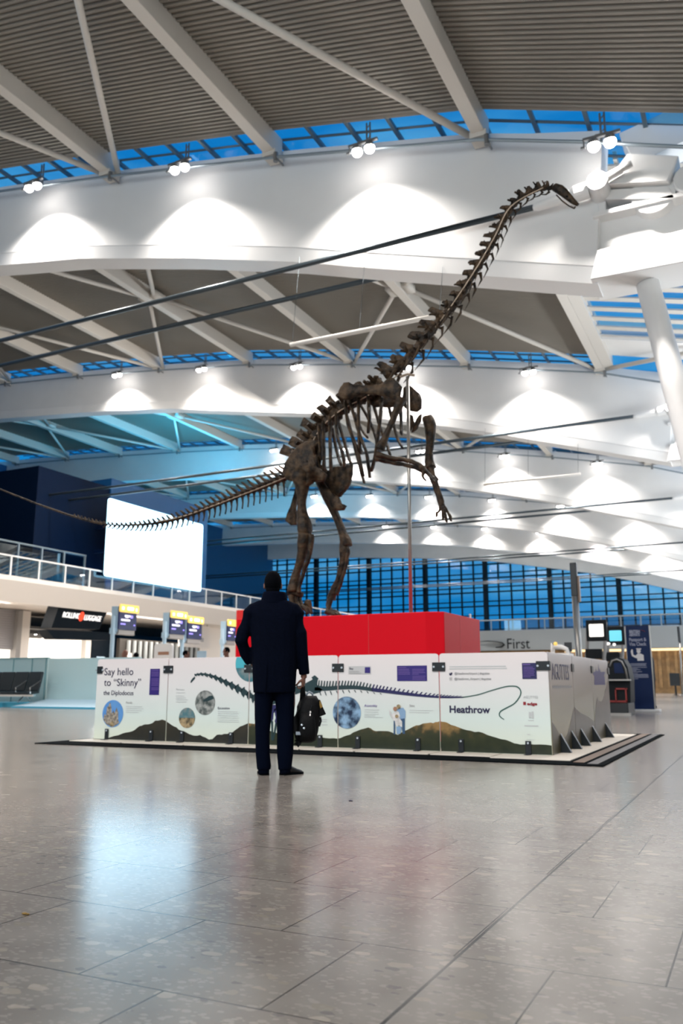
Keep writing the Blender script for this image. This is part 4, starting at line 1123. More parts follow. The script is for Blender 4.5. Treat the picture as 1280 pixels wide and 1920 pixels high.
# --- neck
neck_px = [(722, 705), (735, 697), (750, 686), (772, 662), (796, 634), (818, 606), (840, 584), (858, 562), (872, 540), (886, 516), (902, 490), (916, 466), (927, 446), (937, 424), (948, 404), (962, 384), (982, 367), (1004, 356), (1024, 352), (1036, 354)]
nck = spline3([S(x, y, -.05 + .25 * min(1, i / 12)) for i, (x, y) in enumerate(neck_px)], 160)
st = resample(nck, lambda q: .285 - .165 * q)
N = len(st) - 1
for i in range(N):
    a, b = st[i], st[i + 1]; t, n_ = basis(b - a); L_ = (b - a).length; q = i / N
    n_ = Vector((-t.z, 0, t.x)) if t.x > -.2 else n_
    r = .094 - .054 * q
    bm = nb(); tube(bm, [a - t * L_ * .02, a + t * L_ * .15, a + t * L_ * .5, a + t * L_ * .85, b + t * L_ * .1], [(r * .9, r * .9), (r, r), (r * .62, r * .6), (r * .85, r * .85), (r * .6, r * .5)], 10, ref=SIDE)
    # crest, articular wings, lower keel and rib spikes
    h = (.25 - .17 * q)
    blade(bm, a + t * L_ * .35 + n_ * r * .4, (n_ - t * .25).normalized(), t, h * random.uniform(.75, 1.25), L_ * .34, L_ * .16, .036 - .016 * q)
    for s in (-1, 1):
        w = .155 - .085 * q
        blade(bm, a + t * L_ * .12 + SIDE * s * r * .5 + n_ * r * .4, (n_ * random.uniform(.6, 1.0) + SIDE * s * .7 - t * .55).normalized(), t, w * random.uniform(1.0, 1.4), L_ * .14, L_ * .08, .016)
        blade(bm, a + t * L_ * .85 + SIDE * s * r * .5 + n_ * r * .3, (n_ * .6 + SIDE * s * .7 + t * .7).normalized(), t, w, L_ * .12, L_ * .05, .014)
        tube(bm, [a + t * L_ * .75 + SIDE * s * r * 1.1 - n_ * r * .7, a + t * L_ * .3 + SIDE * s * r * 1.5 - n_ * r * 1.7, a - t * L_ * .55 + SIDE * s * r * 1.4 - n_ * r * 2.0], [.030 - .014 * q, .022 - .010 * q, .004], 6)
        tube(bm, [a + t * L_ * .5 + SIDE * s * r * .3, a + t * L_ * .6 + SIDE * s * r * 1.5 - n_ * r * .7], [.028 - .012 * q, .018 - .006 * q], 6)
    rough(bm, .028 - .017 * q)
    ob('neck_vertebra', bm, 'bone', SK)
# --- skull and jaw
sk = nb()
def skp(x, y, o=0.0): return S(x, y, .2 + o)
prof = [((1035, 353), .045, .035), ((1041, 352), .078, .065), ((1050, 356), .080, .075), ((1058, 362), .066, .070), ((1066, 370), .054, .058), ((1075, 378), .044, .044), ((1083, 384), .028, .026)]
pts = [skp(*p) for p, _, _ in prof]
tube(sk, pts, [(b, a) for _, a, b in prof], 14, ref=SIDE)
o = None
rough(sk, .006)
skull = ob('skull', sk, 'bone', SK, smooth=True)
for s in (-1, 1):
    bm = nb(); ball(bm, skp(1051, 357, s * .052), (.034, .014, .036), 14); ob('eye_socket', bm, 'black_rubber', skull)
    bm = nb(); ball(bm, skp(1063, 368, s * .043), (.034, .010, .018), 12, Matrix.Rotation(.7, 3, 'Y')); ob('skull_opening', bm, 'black_rubber', skull)
bm = nb()
for s in (-1, 1):
    tube(bm, [skp(1043, 366, s * .05), skp(1054, 377, s * .045), skp(1066, 386, s * .035), skp(1076, 391, s * .012)], [(.012, .024), (.012, .02), (.011, .014), (.012, .014)], 8, ref=SIDE)
tube(bm, [skp(1076, 391, -.014), skp(1078, 388, 0), skp(1076, 391, .014)], .012, 6)
for k in range(5): cyl(bm, skp(1070 + k * 1.6, 387 + k, -.02), skp(1071 + k * 1.6, 384 + k, -.02), .004, 5, .002)
ob('lower_jaw', bm, 'bone', SK, smooth=True)

# --- back
back_px = [(566, 866), (576, 846), (588, 826), (602, 806), (618, 788), (636, 771), (655, 757), (676, 746), (698, 735), (714, 722), (722, 705)]
bk = spline3([S(x, y) for x, y in back_px], 120)
st = resample(bk, lambda q: .165)
for i in range(len(st) - 1):
    a, b = st[i], st[i + 1]; t, n_ = basis(b - a); L_ = (b - a).length; q = i / (len(st) - 2)
    n_ = Vector((-t.z, 0, t.x))
    r = .118
    bm = nb(); tube(bm, [a, a + t * L_ * .2, a + t * L_ * .5, a + t * L_ * .8, b], [r * .95, r, r * .72, r * .95, r * .9], 10, ref=SIDE)
    h = .30 * (1 - .55 * q) + .02
    hh = h * random.uniform(.85, 1.25)
    blade(bm, a + t * L_ * .5 + n_ * r * .5, (n_ - t * (.10 + .1 * q)).normalized(), t, hh * (1.15 - .3 * q), .058 * (1.5 - .6 * q), .050 * (1.5 - .6 * q), .036)
    for s in (-1, 1):
        tube(bm, [a + t * L_ * .5 + n_ * r * .6, a + t * L_ * .5 + n_ * (r * 1.3) + SIDE * s * .20], [.045, .03], 6)
        ball(bm, a + t * L_ * .9 + n_ * r * 1.0 + SIDE * s * .06, (.045, .035, .035), 8)
    rough(bm, .028)
    ob('back_vertebra', bm, 'bone', SK)

# --- tail: near part with spines and chevrons, thinning to a whip
tail_px = [(552, 886), (540, 893), (500, 909), (450, 928), (400, 948), (345, 969), (300, 980), (250, 984.5), (200, 983), (150, 972), (100, 955.5), (50, 937), (0, 917), (-40, 900), (-70, 886)]
tl = spline3([S(x, y, .0 + (.5 * max(0, (200 - x) / 260) ** 1.3 if x < 200 else 0)) for x, y in tail_px], 300)
st = resample(tl, lambda q: .122 - .03 * q)
nt_ = len(st) - 1
for i in range(nt_):
    a, b = st[i], st[i + 1]; t, n_ = basis(a - b); L_ = (b - a).length
    if n_.z < 0: n_ = -n_
    q = i / nt_
    px_l = q
    r = max(.012, .072 * (1 - q * 2.1)) if q < .42 else max(.012, .030 * (1.1 - q * .6))
    bm = nb(); tube(bm, [a, a - t * L_ * .2, a - t * L_ * .5, a - t * L_ * .8, b], [r * .9, r, r * .7, r, r * .85], 8, ref=SIDE)
    hs = .27 * max(0, 1 - q / .42) ** .8
    if q < .52:
        hs = max(hs, .055)
        blade(bm, a - t * L_ * .5 + n_ * r * .5, (n_ * .80 - t * .60).normalized(), t, hs, .030 * (1 - q) + .012, .017, .014 if q > .2 else .02)
        for s in (-1, 1):
            if q < .3: tube(bm, [a - t * L_ * .5, a - t * L_ * .6 + SIDE * s * (.16 * (1 - q / .3) + .05) - n_ * .01], [.03 * (1 - q), .016], 6)
    rough(bm, .008 if q < .5 else .003)
    ob('tail_vertebra', bm, 'bone', SK)
    if 1 < i < nt_ * .42:
        hc = .24 * (1 - q / .48) + .02
        bm = nb()
        p0 = a - n_ * r * .9; p1 = p0 - n_ * hc * .55 - t * .015; p2 = p0 - n_ * hc - t * (.045 + .05 * q)
        tube(bm, [p0 + SIDE * .02, p1, p2], [(.010, .020), (.010, .017), (.008, .020)], 7, ref=SIDE)
        tube(bm, [p0 - SIDE * .02, p1], [(.010, .018), (.010, .016)], 7, ref=SIDE)
        rough(bm, .004); ob('chevron', bm, 'bone', SK)
# steel armature rod along the near side
rp = [(1020, 357), (960, 392), (930, 448), (895, 508), (845, 583), (800, 640), (760, 686), (715, 728)]
bm = nb(); tube(bm, [p + SIDE * -.085 for p in spline3([S(x, y, .1) for x, y in rp], 50)], .009, 6); ob('armature_rod', bm, 'armature', SK, smooth=True)
rp = [(548, 893), (500, 913), (450, 932), (400, 951), (345, 970), (300, 979)]
bm = nb(); tube(bm, [p + SIDE * -.07 for p in spline3([S(x, y) for x, y in rp], 40)], .011, 6); ob('armature_rod', bm, 'armature', SK, smooth=True)
rp = [(575, 870), (600, 815), (640, 775), (700, 742), (760, 700)]
bm = nb(); tube(bm, [p + SIDE * -.1 for p in spline3([S(x, y) for x, y in rp], 30)], .010, 6); ob('armature_rod', bm, 'armature', SK, smooth=True)

# --- ribs
near = [[(598, 800), (600, 840), (603, 862)], [(606, 792), (607, 840), (607, 882)], [(618, 782), (619, 840), (620, 884)], [(630, 775), (632, 815), (642, 850), (646, 874)],
        [(646, 750), (652, 795), (664, 828), (670, 842), (681, 893)], [(672, 748), (672, 800), (674, 836), (678, 849)], [(657, 757), (674, 815), (687, 850), (693, 896)],
        [(690, 745), (692, 780), (690, 812)], [(716, 742), (712, 790), (704, 850), (696, 884)]]
far = [[(622, 800), (632, 850), (640, 873)], [(634, 790), (650, 845), (658, 872)], [(650, 780), (668, 850), (682, 905)] , [(676, 760), (694, 792), (704, 820), (708, 845)], [(700, 758), (712, 800), (724, 830), (731, 853)], [(724, 745), (736, 790), (745, 822), (754, 840)], [(751, 760), (752, 790), (752, 814)], [(664, 775), (676, 802), (688, 820)]]
for off, lst in ((-.30, near), (.30, far)):
    for ps in lst:
        ctrl = []
        n = len(ps)
        for j, (x, y) in enumerate(ps):
            s = j / (n - 1)
            ctrl.append(S(x, y, off * (math.sin(PI * (.12 + .62 * s)) * 1.15)))
        c_ = spline3(ctrl, 12)
        bm = nb(); tube(bm, c_, [(.022, .047 + .004 * (k % 2)) if k < 11 else (.018, .04) for k in range(12)], 8, ref=SIDE)
        rough(bm, .006); ob('rib', bm, 'bone', SK, smooth=True)

# --- flat girdle bones: outlines with real thickness
def slab(outline_px, off, th, name, sm=True):
    bm = nb()
    base = [S(x, y, off) for x, y in outline_px]
    c = sum(base, Vector()) / len(base)
    rings = []
    for s, k in ((-1, .92), (-.7, .98), (-.2, 1.0), (.2, 1.0), (.7, .98), (1, .92)):
        rings.append([c + (p - c) * k + SIDE * (s * th / 2) for p in base])
    n = len(base)
    rv = [[bm.verts.new(p) for p in r] for r in rings]
    for a, b in zip(rv[:-1], rv[1:]):
        for i in range(n):
            bm.faces.new((a[i], a[(i + 1) % n], b[(i + 1) % n], b[i]))
    fa = bm.faces.new(list(reversed(rv[0]))); fb = bm.faces.new(rv[-1])
    bmesh.ops.triangulate(bm, faces=[fa, fb])
    bmesh.ops.subdivide_edges(bm, edges=[e for e in bm.edges if e.calc_length() > .09], cuts=1, use_grid_fill=True)
    rough(bm, .016)
    return ob(name, bm, 'bone', SK, smooth=sm)
il = [(530, 886), (535, 868), (545, 852), (558, 838), (575, 828), (592, 824), (600, 829), (590, 840), (583, 852), (578, 866), (588, 872), (603, 880), (612, 890), (608, 903), (590, 902), (578, 912), (560, 906), (546, 902), (536, 898)]
slab(il, -.30, .11, 'pelvis_blade'); slab([(x + 6, y - 4) for x, y in il], .30, .11, 'pelvis_blade')
pb = [(596, 888), (612, 886), (628, 876), (645, 874), (661, 871), (660, 888), (657, 906), (648, 920), (638, 931), (632, 932), (624, 926), (614, 912), (604, 902)]
slab(pb, .12, .10, 'pubis'); 
slab([(600, 906), (612, 912), (628, 928), (636, 934), (640, 944), (650, 948), (644, 956), (630, 957), (622, 950), (612, 934), (602, 920)], .0, .09, 'pubis')
slab([(566, 912), (560, 930), (554, 950), (553, 968), (556, 984), (545, 985), (535, 978), (538, 966), (546, 950), (552, 928), (556, 910)], .25, .08, 'ischium')
sc_ = [(634, 738), (637, 726), (644, 718), (653, 716), (664, 722), (680, 723), (700, 723), (718, 720), (728, 712), (738, 709), (748, 716), (753, 726), (751, 742), (746, 751), (736, 749), (724, 744), (704, 740), (684, 739), (666, 742), (652, 749), (643, 749), (637, 745)]
slab(sc_, -.34, .07, 'shoulder_blade')
slab([(690, 746), (712, 742), (740, 744), (752, 750), (745, 762), (722, 764), (700, 762), (688, 756)], .1, .09, 'breast_plate')
slab([(757, 728), (765, 722), (774, 726), (786, 738), (791, 750), (790, 766), (782, 772), (770, 771), (758, 764), (755, 748)], .34, .10, 'shoulder_blade')
slab([(765, 775), (774, 778), (776, 792), (770, 806), (764, 808), (763, 790)], .2, .07, 'breast_plate')
slab([(789, 790), (782, 804), (772, 812), (775, 800), (782, 786), (790, 776)], .3, .06, 'breast_plate')

# --- limbs
def limb(name, pts, off0, off1, rads, jit=.06, off_mid=None):
    n = len(pts); c = [S(x, y, off0 + (off1 - off0) * i / (n - 1)) for i, (x, y) in enumerate(pts)]
    c2 = spline3(c, 18); rr = []
    for i in range(18):
        s = i / 17; tab = [(j / (len(rads) - 1), rads[j]) for j in range(len(rads))]
        w = interp(tab, s) * PM; rr.append((w * .85, w))
    bm = nb(); tube(bm, c2, rr, 12, ref=SIDE)
    rough(bm, .014); return ob(name, bm, 'bone', SK, smooth=True)
# hind leg on the camera side
limb('femur', [(560, 882), (566, 905), (566, 935), (566, 960), (571, 985), (571, 1003)], -.28, -.30, [13, 22, 15, 10.5, 9, 11, 15, 16.5, 13])
limb('femur_head', [(548, 892), (562, 882), (578, 886)], -.30, -.10, [9, 13, 10])
limb('tibia', [(572, 1000), (568, 1030), (560, 1062), (552, 1090), (551, 1110)], -.30, -.28, [15, 15, 11, 9, 8.5, 10, 13.5, 14])
limb('fibula', [(584, 1002), (580, 1040), (570, 1070), (562, 1095), (561, 1112)], -.36, -.34, [6, 5.5, 4, 4, 5])
limb('ankle_bone', [(541, 1114), (552, 1112), (566, 1116)], -.28, -.28, [6, 7, 6])
for k, (x0, x1) in enumerate(((545, 552), (553, 562), (560, 570))):
    limb('foot_bone', [(x0, 1117), (x0 + 2, 1128), (x1, 1142)], -.36 + .1 * k, -.42 + .1 * k, [5.5, 4.5, 6])
    limb('toe_bone', [(x1, 1138), (x1 + 9, 1141), (x1 + 14, 1150)], -.42 + .1 * k, -.46 + .1 * k, [5.5, 5, 3])
limb('toe_claw', [(572, 1138), (578, 1130), (583, 1142)], -.20, -.24, [6, 7, 2.5])
# hind leg on the far side, stepping forward
limb('femur', [(600, 898), (611, 925), (624, 955), (637, 985), (647, 1012), (650, 1024)], .26, .28, [13, 12, 10, 9, 9.5, 12, 11.5])
limb('tibia', [(646, 1016), (645, 1035), (643, 1060), (634, 1090), (624, 1112), (620, 1124)], .28, .25, [9.5, 11.5, 9.5, 8, 8, 9, 9])
limb('fibula', [(652, 1028), (648, 1060), (640, 1088), (630, 1115)], .22, .20, [5, 4, 4, 4.5])
for k in range(3):
    limb('foot_bone', [(621 - k * 2, 1122), (617 - k, 1136), (613 + k * 6, 1151)], .20 + .1 * k, .12 + .1 * k, [5.5, 4.5, 5])
    limb('toe_bone', [(613 + k * 6, 1146), (620 + k * 6, 1149), (626 + k * 7, 1154)], .12 + .1 * k, .08 + .1 * k, [5, 4.5, 3])
# fore limb on the camera side, bent forward
limb('humerus', [(752, 747), (744, 768), (733, 795), (722, 820), (712, 843)], -.38, -.42, [12, 9, 6.5, 6, 7.5, 11])
limb('radius', [(706, 852), (730, 858), (760, 862), (778, 868), (793, 878)], -.46, -.48, [6, 5, 4.5, 4.5, 6])
limb('ulna', [(706, 858), (728, 865), (752, 870), (776, 876), (794, 884)], -.40, -.42, [8, 6, 4.5, 4, 6])
for k in range(4):
    limb('hand_bone', [(794 + k, 878 + k * 2), (802 + k * 1.5, 888 + k * 1.5), (810 + k * 2, 899 - k)], -.52 + .06 * k, -.52 + .07 * k, [4, 2.8, 3.8])
    limb('finger_bone', [(809 + k * 2, 897 - k), (814 + k * 2, 903 - k * 1.5), (817 + k * 1.5, 906 - k * 2.5)], -.52 + .07 * k, -.52 + .08 * k, [3.2, 2.6, 1.2])
limb('thumb_claw', [(795, 884), (793, 893), (799, 903)], -.54, -.56, [3.5, 3, 1.2])
# fore limb on the far side, hanging forward
limb('humerus', [(800, 782), (806, 800), (806, 830), (804, 855), (807, 878)], .40, .42, [11, 14, 9.5, 8.5, 9, 11.5])
limb('radius', [(807, 876), (814, 896), (822, 920), (829, 948)], .38, .34, [6, 5, 4.5, 6])
limb('ulna', [(801, 878), (810, 900), (818, 922), (826, 946)], .46, .40, [7, 5, 4, 5])
for k, (x1, y1) in enumerate(((819, 962), (829, 968), (836, 972), (844, 970))):
    limb('hand_bone', [(826 + k, 946), (824 + k * 4, 955), ((x1 + 826) / 2 + k * 1.5, (y1 + 950) / 2 + 2), (x1, y1)], .30 + .05 * k, .26 + .06 * k, [4, 2.8, 2.6, 3.4])
    limb('finger_bone', [(x1, y1 - 2), (x1 + (1 if k else -1), y1 + 5), (x1 + (2.5 if k else -2), y1 + 8)], .26 + .06 * k, .26 + .06 * k, [3, 2.6, 1])

# support pole from the podium to the shoulders
t = thing('support_pole', 'thin steel pole standing on the red podium under the skeleton shoulders', 'pole', (-4.7, YS, 1.81))
bm = nb(); p0, p1 = S(770, 1148), S(764, 706); tube(bm, [(p0.x, YS, 1.826), (p1.x, YS, p1.z)], .028, 14); ob('tube', bm, 'steel_pole', t, smooth=True)
bm = nb(); cyl(bm, (p0.x, YS, 1.811), (p0.x, YS, 1.826), .09, 20); ob('base_plate', bm, 'steel_pole', t)
bm = nb(); tube(bm, [(p1.x - .12, YS - .04, p1.z + .0), (p1.x, YS, p1.z + .04), (p1.x + .1, YS + .05, p1.z + .02)], .02, 8); ob('cradle', bm, 'armature', t)
# ================================================================== PEOPLE
def fingers(bm, palm_c, fwd, down, side, r=.0085, curl=1.0, lens=(.034, .038, .036, .028)):
    """four separate bent fingers from a palm: rooted along 'side', running 'down' and curling towards 'fwd'"""
    for k in range(4):
        root = palm_c + side * (.030 - .020 * k) + down * .035
        L_ = lens[k]
        p1 = root + (down * .85 + fwd * .5 * curl).normalized() * L_
        p2 = p1 + (down * .15 + fwd * 1.0 * curl - down * .55 * (curl - .3)).normalized() * L_ * .75
        p3 = p2 + (fwd * .35 - down * .95 * curl).normalized() * L_ * .6
        tube(bm, [root - down * .03, root, p1, p2, p3], [r, r * 1.1, r, r * .92, r * .7], 8)
def hand(bm, wrist, down, fwd, side, curl=1.0):
    c = wrist + down * .055
    R = Matrix((side, fwd, down)).transposed()
    ball(bm, c, (.042, .018, .058), 14, R)
    tube(bm, [wrist - down * .03, wrist + down * .02], [(.028), (.03)], 10)
    fingers(bm, c, fwd, down, side, curl=curl)
    th0 = c + side * .030 - down * .02
    tube(bm, [th0 - side * .01, th0 + (side * .5 + fwd * .6 + down * .5).normalized() * .036, th0 + (side * .25 + fwd * .9 + down * .9).normalized() * .066, th0 + (side * .0 + fwd * 1.0 + down * .95).normalized() * .085], [.014, .012, .010, .007], 8)

def head_shapes(bm, c, fwd=1):
    """skull, jaw, nose, lips, ears; the face looks along +y times fwd"""
    ball(bm, c + Vector((0, -.005, .02)), (.076, .096, .108), 20)
    ball(bm, c + Vector((0, .03, -.055)), (.056, .062, .072), 16)
    ball(bm, c + Vector((0, .072, -.098)), (.026, .024, .022), 10)
    tube(bm, [c + Vector((0, .088, .02)), c + Vector((0, .106, -.012)), c + Vector((0, .117, -.030))], [.009, .012, .015], 8)
    ball(bm, c + Vector((0, .090, -.062)), (.024, .012, .010), 10)
    for s in (-1, 1):
        ball(bm, c + Vector((s * .078, .0, -.012)), (.012, .020, .033), 10)
        ball(bm, c + Vector((s * .032, .078, .022)), (.020, .014, .012), 8)

def eyes(parent, MMx, c):
    bm = nb()
    for s in (-1, 1): ball(bm, c + Vector((s * .032, .088, .014)), (.012, .006, .008), 8)
    bm.transform(MMx); ob('eyes', bm, 'white_plastic', parent, smooth=True)

# ------------------------------------------------------------------ the man with the bag
mfoot = on_z(517, 1453)
mdir = Vector((mfoot.x, mfoot.y, 0)).normalized(); mright = Vector((mdir.y, -mdir.x, 0))
MM = Matrix.Translation(mfoot) @ Matrix.Rotation(math.atan2(-mdir.x, mdir.y), 4, 'Z')
def ML(x, y):
    d = ray(x, y); t_ = (mfoot - EYE).dot(mdir) / d.dot(mdir); p = EYE + d * t_
    return (p - mfoot).dot(mright), p.z
man = thing('person', 'man in a dark navy coat seen from behind, holding a black bag', 'person', tuple(mfoot))
def V(x, y, dep=0.0): a, z = ML(x, y); return Vector((a, dep, z))
hc = V(511.5, 1096, .02)
body = nb()
head_shapes(body, hc)
tube(body, [V(513, 1138), V(512, 1122, .005), hc + Vector((0, -.01, -.05))], [.075, .062, .06], 14)
def lring(y, xl, xr, dep, cy=0.0, n=20, pw=2.4):
    a, z = ML(xl, y); b, _ = ML(xr, y); cx, rx = (a + b) / 2, (b - a) / 2
    out = []
    for k in range(n):
        th = 2 * PI * k / n; c_, s_ = math.cos(th), math.sin(th)
        out.append(Vector((cx + rx * math.copysign(abs(c_) ** (2 / pw), c_), cy + dep * math.copysign(abs(s_) ** (2 / pw), s_), z)))
    return out
bridge(body, [lring(1295, 484, 546, .10), lring(1260, 480, 550, .11), lring(1215, 479, 550, .10), lring(1165, 475, 553, .11), lring(1142, 474, 553, .10), lring(1130, 495, 532, .07)])
for (x0, x1, x2, x3) in ((496, 494, 492, 495), (535, 536, 535, 534)):
    tube(body, [V(x0, 1285), V(x1, 1320), V(x2, 1372, .01), V(x2 + 1, 1405, -.01), V(x3, 1444, -.01)], [.09, .085, .06, .058, .042], 14)
tube(body, [V(495, 1446, -.03), V(495, 1450, .10), V(494, 1452, .17)], [(.036, .032), (.042, .026), (.03, .016)], 12)
tube(body, [V(528, 1446, -.02), V(543, 1449, .05), V(555, 1451, .08)], [(.036, .032), (.042, .026), (.03, .016)], 12)
# left arm to the pocket, right arm down to the bag
tube(body, [V(480, 1152), V(458, 1182, -.01), V(452, 1202, -.02), V(463, 1226, .03), V(474, 1243, .06)], [.045, .042, .038, .034, .028], 12)
tube(body, [V(548, 1154), V(562, 1190, -.01), V(566, 1225, .0), V(569.5, 1266, .02)], [.045, .042, .038, .029], 12)
wr = V(569.5, 1267, .02); dn = Vector((-.06, 0.0, -1)).normalized(); fw_ = Vector((-.95, .3, .05)).normalized(); sd = dn.cross(fw_).normalized() * -1
hand(body, wr, dn, fw_, sd, 1.15)
hand(body, V(474, 1243, .06), Vector((.5, .5, -.6)).normalized(), Vector((.75, -.6, .0)).normalized(), Vector((.3, .5, .6)).normalized(), .5)
body.transform(MM)
mb = remesh(body, .0055, 'body', 'skin', man, 3)
eyes(man, MM, hc)
# hair: close-cropped, down to the nape
bm = nb(); ball(bm, hc + Vector((0, -.013, .022)), (.082, .102, .110), 28)
ball(bm, hc + Vector((0, -.035, -.045)), (.066, .062, .075), 20)
for v in list(bm.verts):
    l = v.co - hc
    if l.y > .064: v.co.y = hc.y + .064
    if l.z < .0 and l.y > -.012 and abs(l.x) > .04: v.co.y = hc.y - .012
bm.transform(MM); ob('hair', bm, 'hair', man, smooth=True)
# coat: torso and sleeves in one surface
ct = nb()
bridge(ct, [lring(1299, 475.5, 553, .150), lring(1280, 474, 554.5, .152), lring(1245, 472.5, 557, .150), lring(1215, 471, 557.5, .145), lring(1185, 469.5, 558.5, .142), lring(1160, 467.5, 559.5, .135), lring(1145, 464.5, 562, .118), lring(1137, 464.5, 561.5, .098), lring(1131, 473, 553, .085), lring(1126, 484, 542, .078)])
tube(ct, [V(490, 1138, .0), V(477, 1143, -.005), V(468, 1152, -.01), V(457, 1182, -.02), V(452.5, 1202, -.03), V(460, 1224, .02), V(470, 1241, .06)], [.05, .07, .07, .064, .061, .057, .053], 16)
tube(ct, [V(536, 1138, .0), V(549.5, 1143, -.005), V(558, 1153, -.005), V(563, 1185, -.01), V(566.5, 1222, .0), V(570.5, 1264.5, .02)], [.05, .07, .068, .062, .055, .049], 16)
for v in ct.verts:
    v.co += noise.noise_vector(v.co * 5.0) * .006
ct.transform(MM)
coat = remesh(ct, .010, 'coat', 'coat', man, 3)
# turned-up collar, vent flap and seams
bm = nb()
rings = []
for y, xl, xr, dep in ((1131, 486, 540, .085), (1124, 489.5, 538.5, .083), (1114, 492.5, 536, .079), (1110, 494, 534.5, .077)): rings.append(lring(y, xl, xr, dep, -.005, 24, 2.0))
for y, xl, xr, dep in ((1111, 496, 532.5, .068), (1128, 494, 534, .07)): rings.append(lring(y, xl, xr, dep, -.005, 24, 2.0))
bridge(bm, rings, cap=False); bm.transform(MM); ob('coat_collar', bm, 'coat', man, smooth=True)
bm = nb(); a, b, c, d = V(500, 1248, -.153), V(511, 1246, -.153), V(497, 1299, -.156), V(476.5, 1299, -.13)
extrude_poly(bm, [V(501, 1246, -.152), V(500, 1272, -.157), V(497.5, 1300, -.158), V(496, 1300, -.158), V(498.5, 1272, -.156)], (0, .012, 0)); bm.transform(MM); ob('coat_vent', bm, 'coat', man)
# trousers
tr = nb()
bridge(tr, [lring(1443, 481.5, 507, .068, 0), lring(1436, 480.5, 507.5, .074, 0), lring(1410, 479, 506, .074, -.005), lring(1378, 478, 505.5, .078, 0), lring(1340, 477.5, 509, .088, .005), lring(1300, 477.5, 513.5, .105), lring(1270, 480, 517, .11)])
bridge(tr, [lring(1443, 521, 546.5, .068, 0), lring(1436, 520.5, 547, .074, 0), lring(1410, 518.5, 549.5, .074, -.005), lring(1380, 518.5, 551, .078, 0), lring(1340, 518, 552, .088, .005), lring(1300, 514.5, 552.5, .105), lring(1270, 511, 550, .11)])
for v in tr.verts: v.co += noise.noise_vector(v.co * 7.0) * .006
tr.transform(MM); remesh(tr, .010, 'trousers', 'trousers', man, 2)
for xs0, xs1 in ((495, 494.5), (534, 534)):
    bm = nb(); tube(bm, [V(xs0, 1430, -.01), V(xs1, 1444, -.01), V(xs1, 1450, -.01)], [.050, .050, .048], 14); bm.transform(MM); ob('sock', bm, 'trousers', man, smooth=True)
# shoes
def shoe(heel, toe, w=.046):
    bm = nb(); d = (toe - heel); L_ = d.length; d.normalize()
    prof_ = [(-.03, .030, .050), (.0, w * .86, .082), (.2, w * .88, .095), (.42, w * .92, .078), (.65, w * 1.05, .052), (.85, w * .92, .038), (.98, w * .5, .022)]
    sd_ = Vector((d.y, -d.x, 0)); rings = []
    for s, ww, h in prof_:
        p = heel + d * (s * L_); ring = []
        for k in range(14):
            th = 2 * PI * k / 14; x_ = math.cos(th) * ww; z_ = math.sin(th)
            ring.append(p + sd_ * x_ + Vector((0, 0, max(.004, h * .5 + h * .5 * z_))))
        rings.append(ring)
    bridge(bm, rings)
    for v in bm.verts: v.co.z = max(v.co.z, .004)
    sole = nb(); rings = []
    for z_ in (0.0, .016):
        ring = []
        for s, ww, h in prof_: ring.append(heel + d * (s * L_) + sd_ * (ww + .003) + Vector((0, 0, z_)))
        for s, ww, h in reversed(prof_): ring.append(heel + d * (s * L_) - sd_ * (ww + .003) + Vector((0, 0, z_)))
        rings.append(ring)
    bridge(sole, rings)
    bm.transform(MM); sole.transform(MM)
    o = ob('shoe', bm, 'shoe', man, smooth=True); ob('sole', sole, 'black_rubber', o)
h0 = ML(496, 1450)[0]; h1 = ML(526, 1452)[0]
shoe(Vector((h0, -.03, 0)), Vector((h0 - .03, .26, 0)))
shoe(Vector((h1 + .012, -.02, 0)), Vector((h1 + .20, .12, 0)))

# ------------------------------------------------------------------ the bag in his hand
BAGL = V(570, 1345)
bagt = thing('black_backpack', 'black backpack hanging by its top loop from the standing man\u2019s hand', 'bag', tuple(MM @ V(575, 1398, .03)))
def bring(y, xl, xr, dep, cy=.03, n=20): return lring(y, xl, xr, dep, cy, n, 3.0)
bm = nb(); bridge(bm, [bring(1393, 560, 585, .05), bring(1388, 556, 592, .085), bring(1370, 555, 597, .10), bring(1345, 557, 600, .105), bring(1325, 560, 600, .10), bring(1312, 564, 598, .085), bring(1305, 570, 594, .055)])
for v in bm.verts: v.co += noise.noise_vector(v.co * 9) * .008
bm.transform(MM); ob('main_compartment', bm, 'bag', bagt, smooth=True)
bm = nb(); bridge(bm, [bring(1386, 563, 590, .03, -.07), bring(1372, 560, 592, .042, -.075), bring(1352, 561, 590, .042, -.075), bring(1336, 566, 588, .03, -.07)]); bm.transform(MM); pk = ob('front_pocket', bm, 'bag', bagt, smooth=True)
bm = nb(); tube(bm, [V(581, 1333, -.085), V(580, 1342, -.10)], [.008, .010], 8); bm.transform(MM); ob('zipper_pull', bm, 'bright_metal', pk)
bm = nb(); tube(bm, [V(584, 1322, -.078), V(578, 1340, -.085), V(571, 1362, -.09)], .004, 6); bm.transform(MM); ob('zipper', bm, 'dark_plastic', pk)
bm = nb()
for x, y in ((565, 1358), (569, 1364)): ball(bm, V(x, y, -.125), .011, 8)
bm.transform(MM); ob('stud', bm, 'rivet', bagt)
bm = nb(); bridge(bm, [[V(x, y, d) for x, y, d in r] for r in ([(596, 1312, -.02), (600, 1312, -.02), (600, 1312, .08), (596, 1312, .08)], [(598, 1328, -.03), (605, 1326, -.03), (605, 1326, .09), (598, 1328, .09)], [(598, 1344, -.03), (611, 1339, -.03), (611, 1339, .09), (598, 1344, .09)])]); bm.transform(MM); ob('side_flap', bm, 'bag', bagt, bevel=.006)
bm = nb(); extrude_poly(bm, [V(598.5, 1313, -.033), V(601.5, 1318, -.036), V(604.5, 1325, -.038), (V(600, 1328, -.038)), V(598.5, 1322, -.036)], (0, .01, 0)); bm.transform(MM); ob('ochre_trim', bm, 'bag_yellow', bagt)
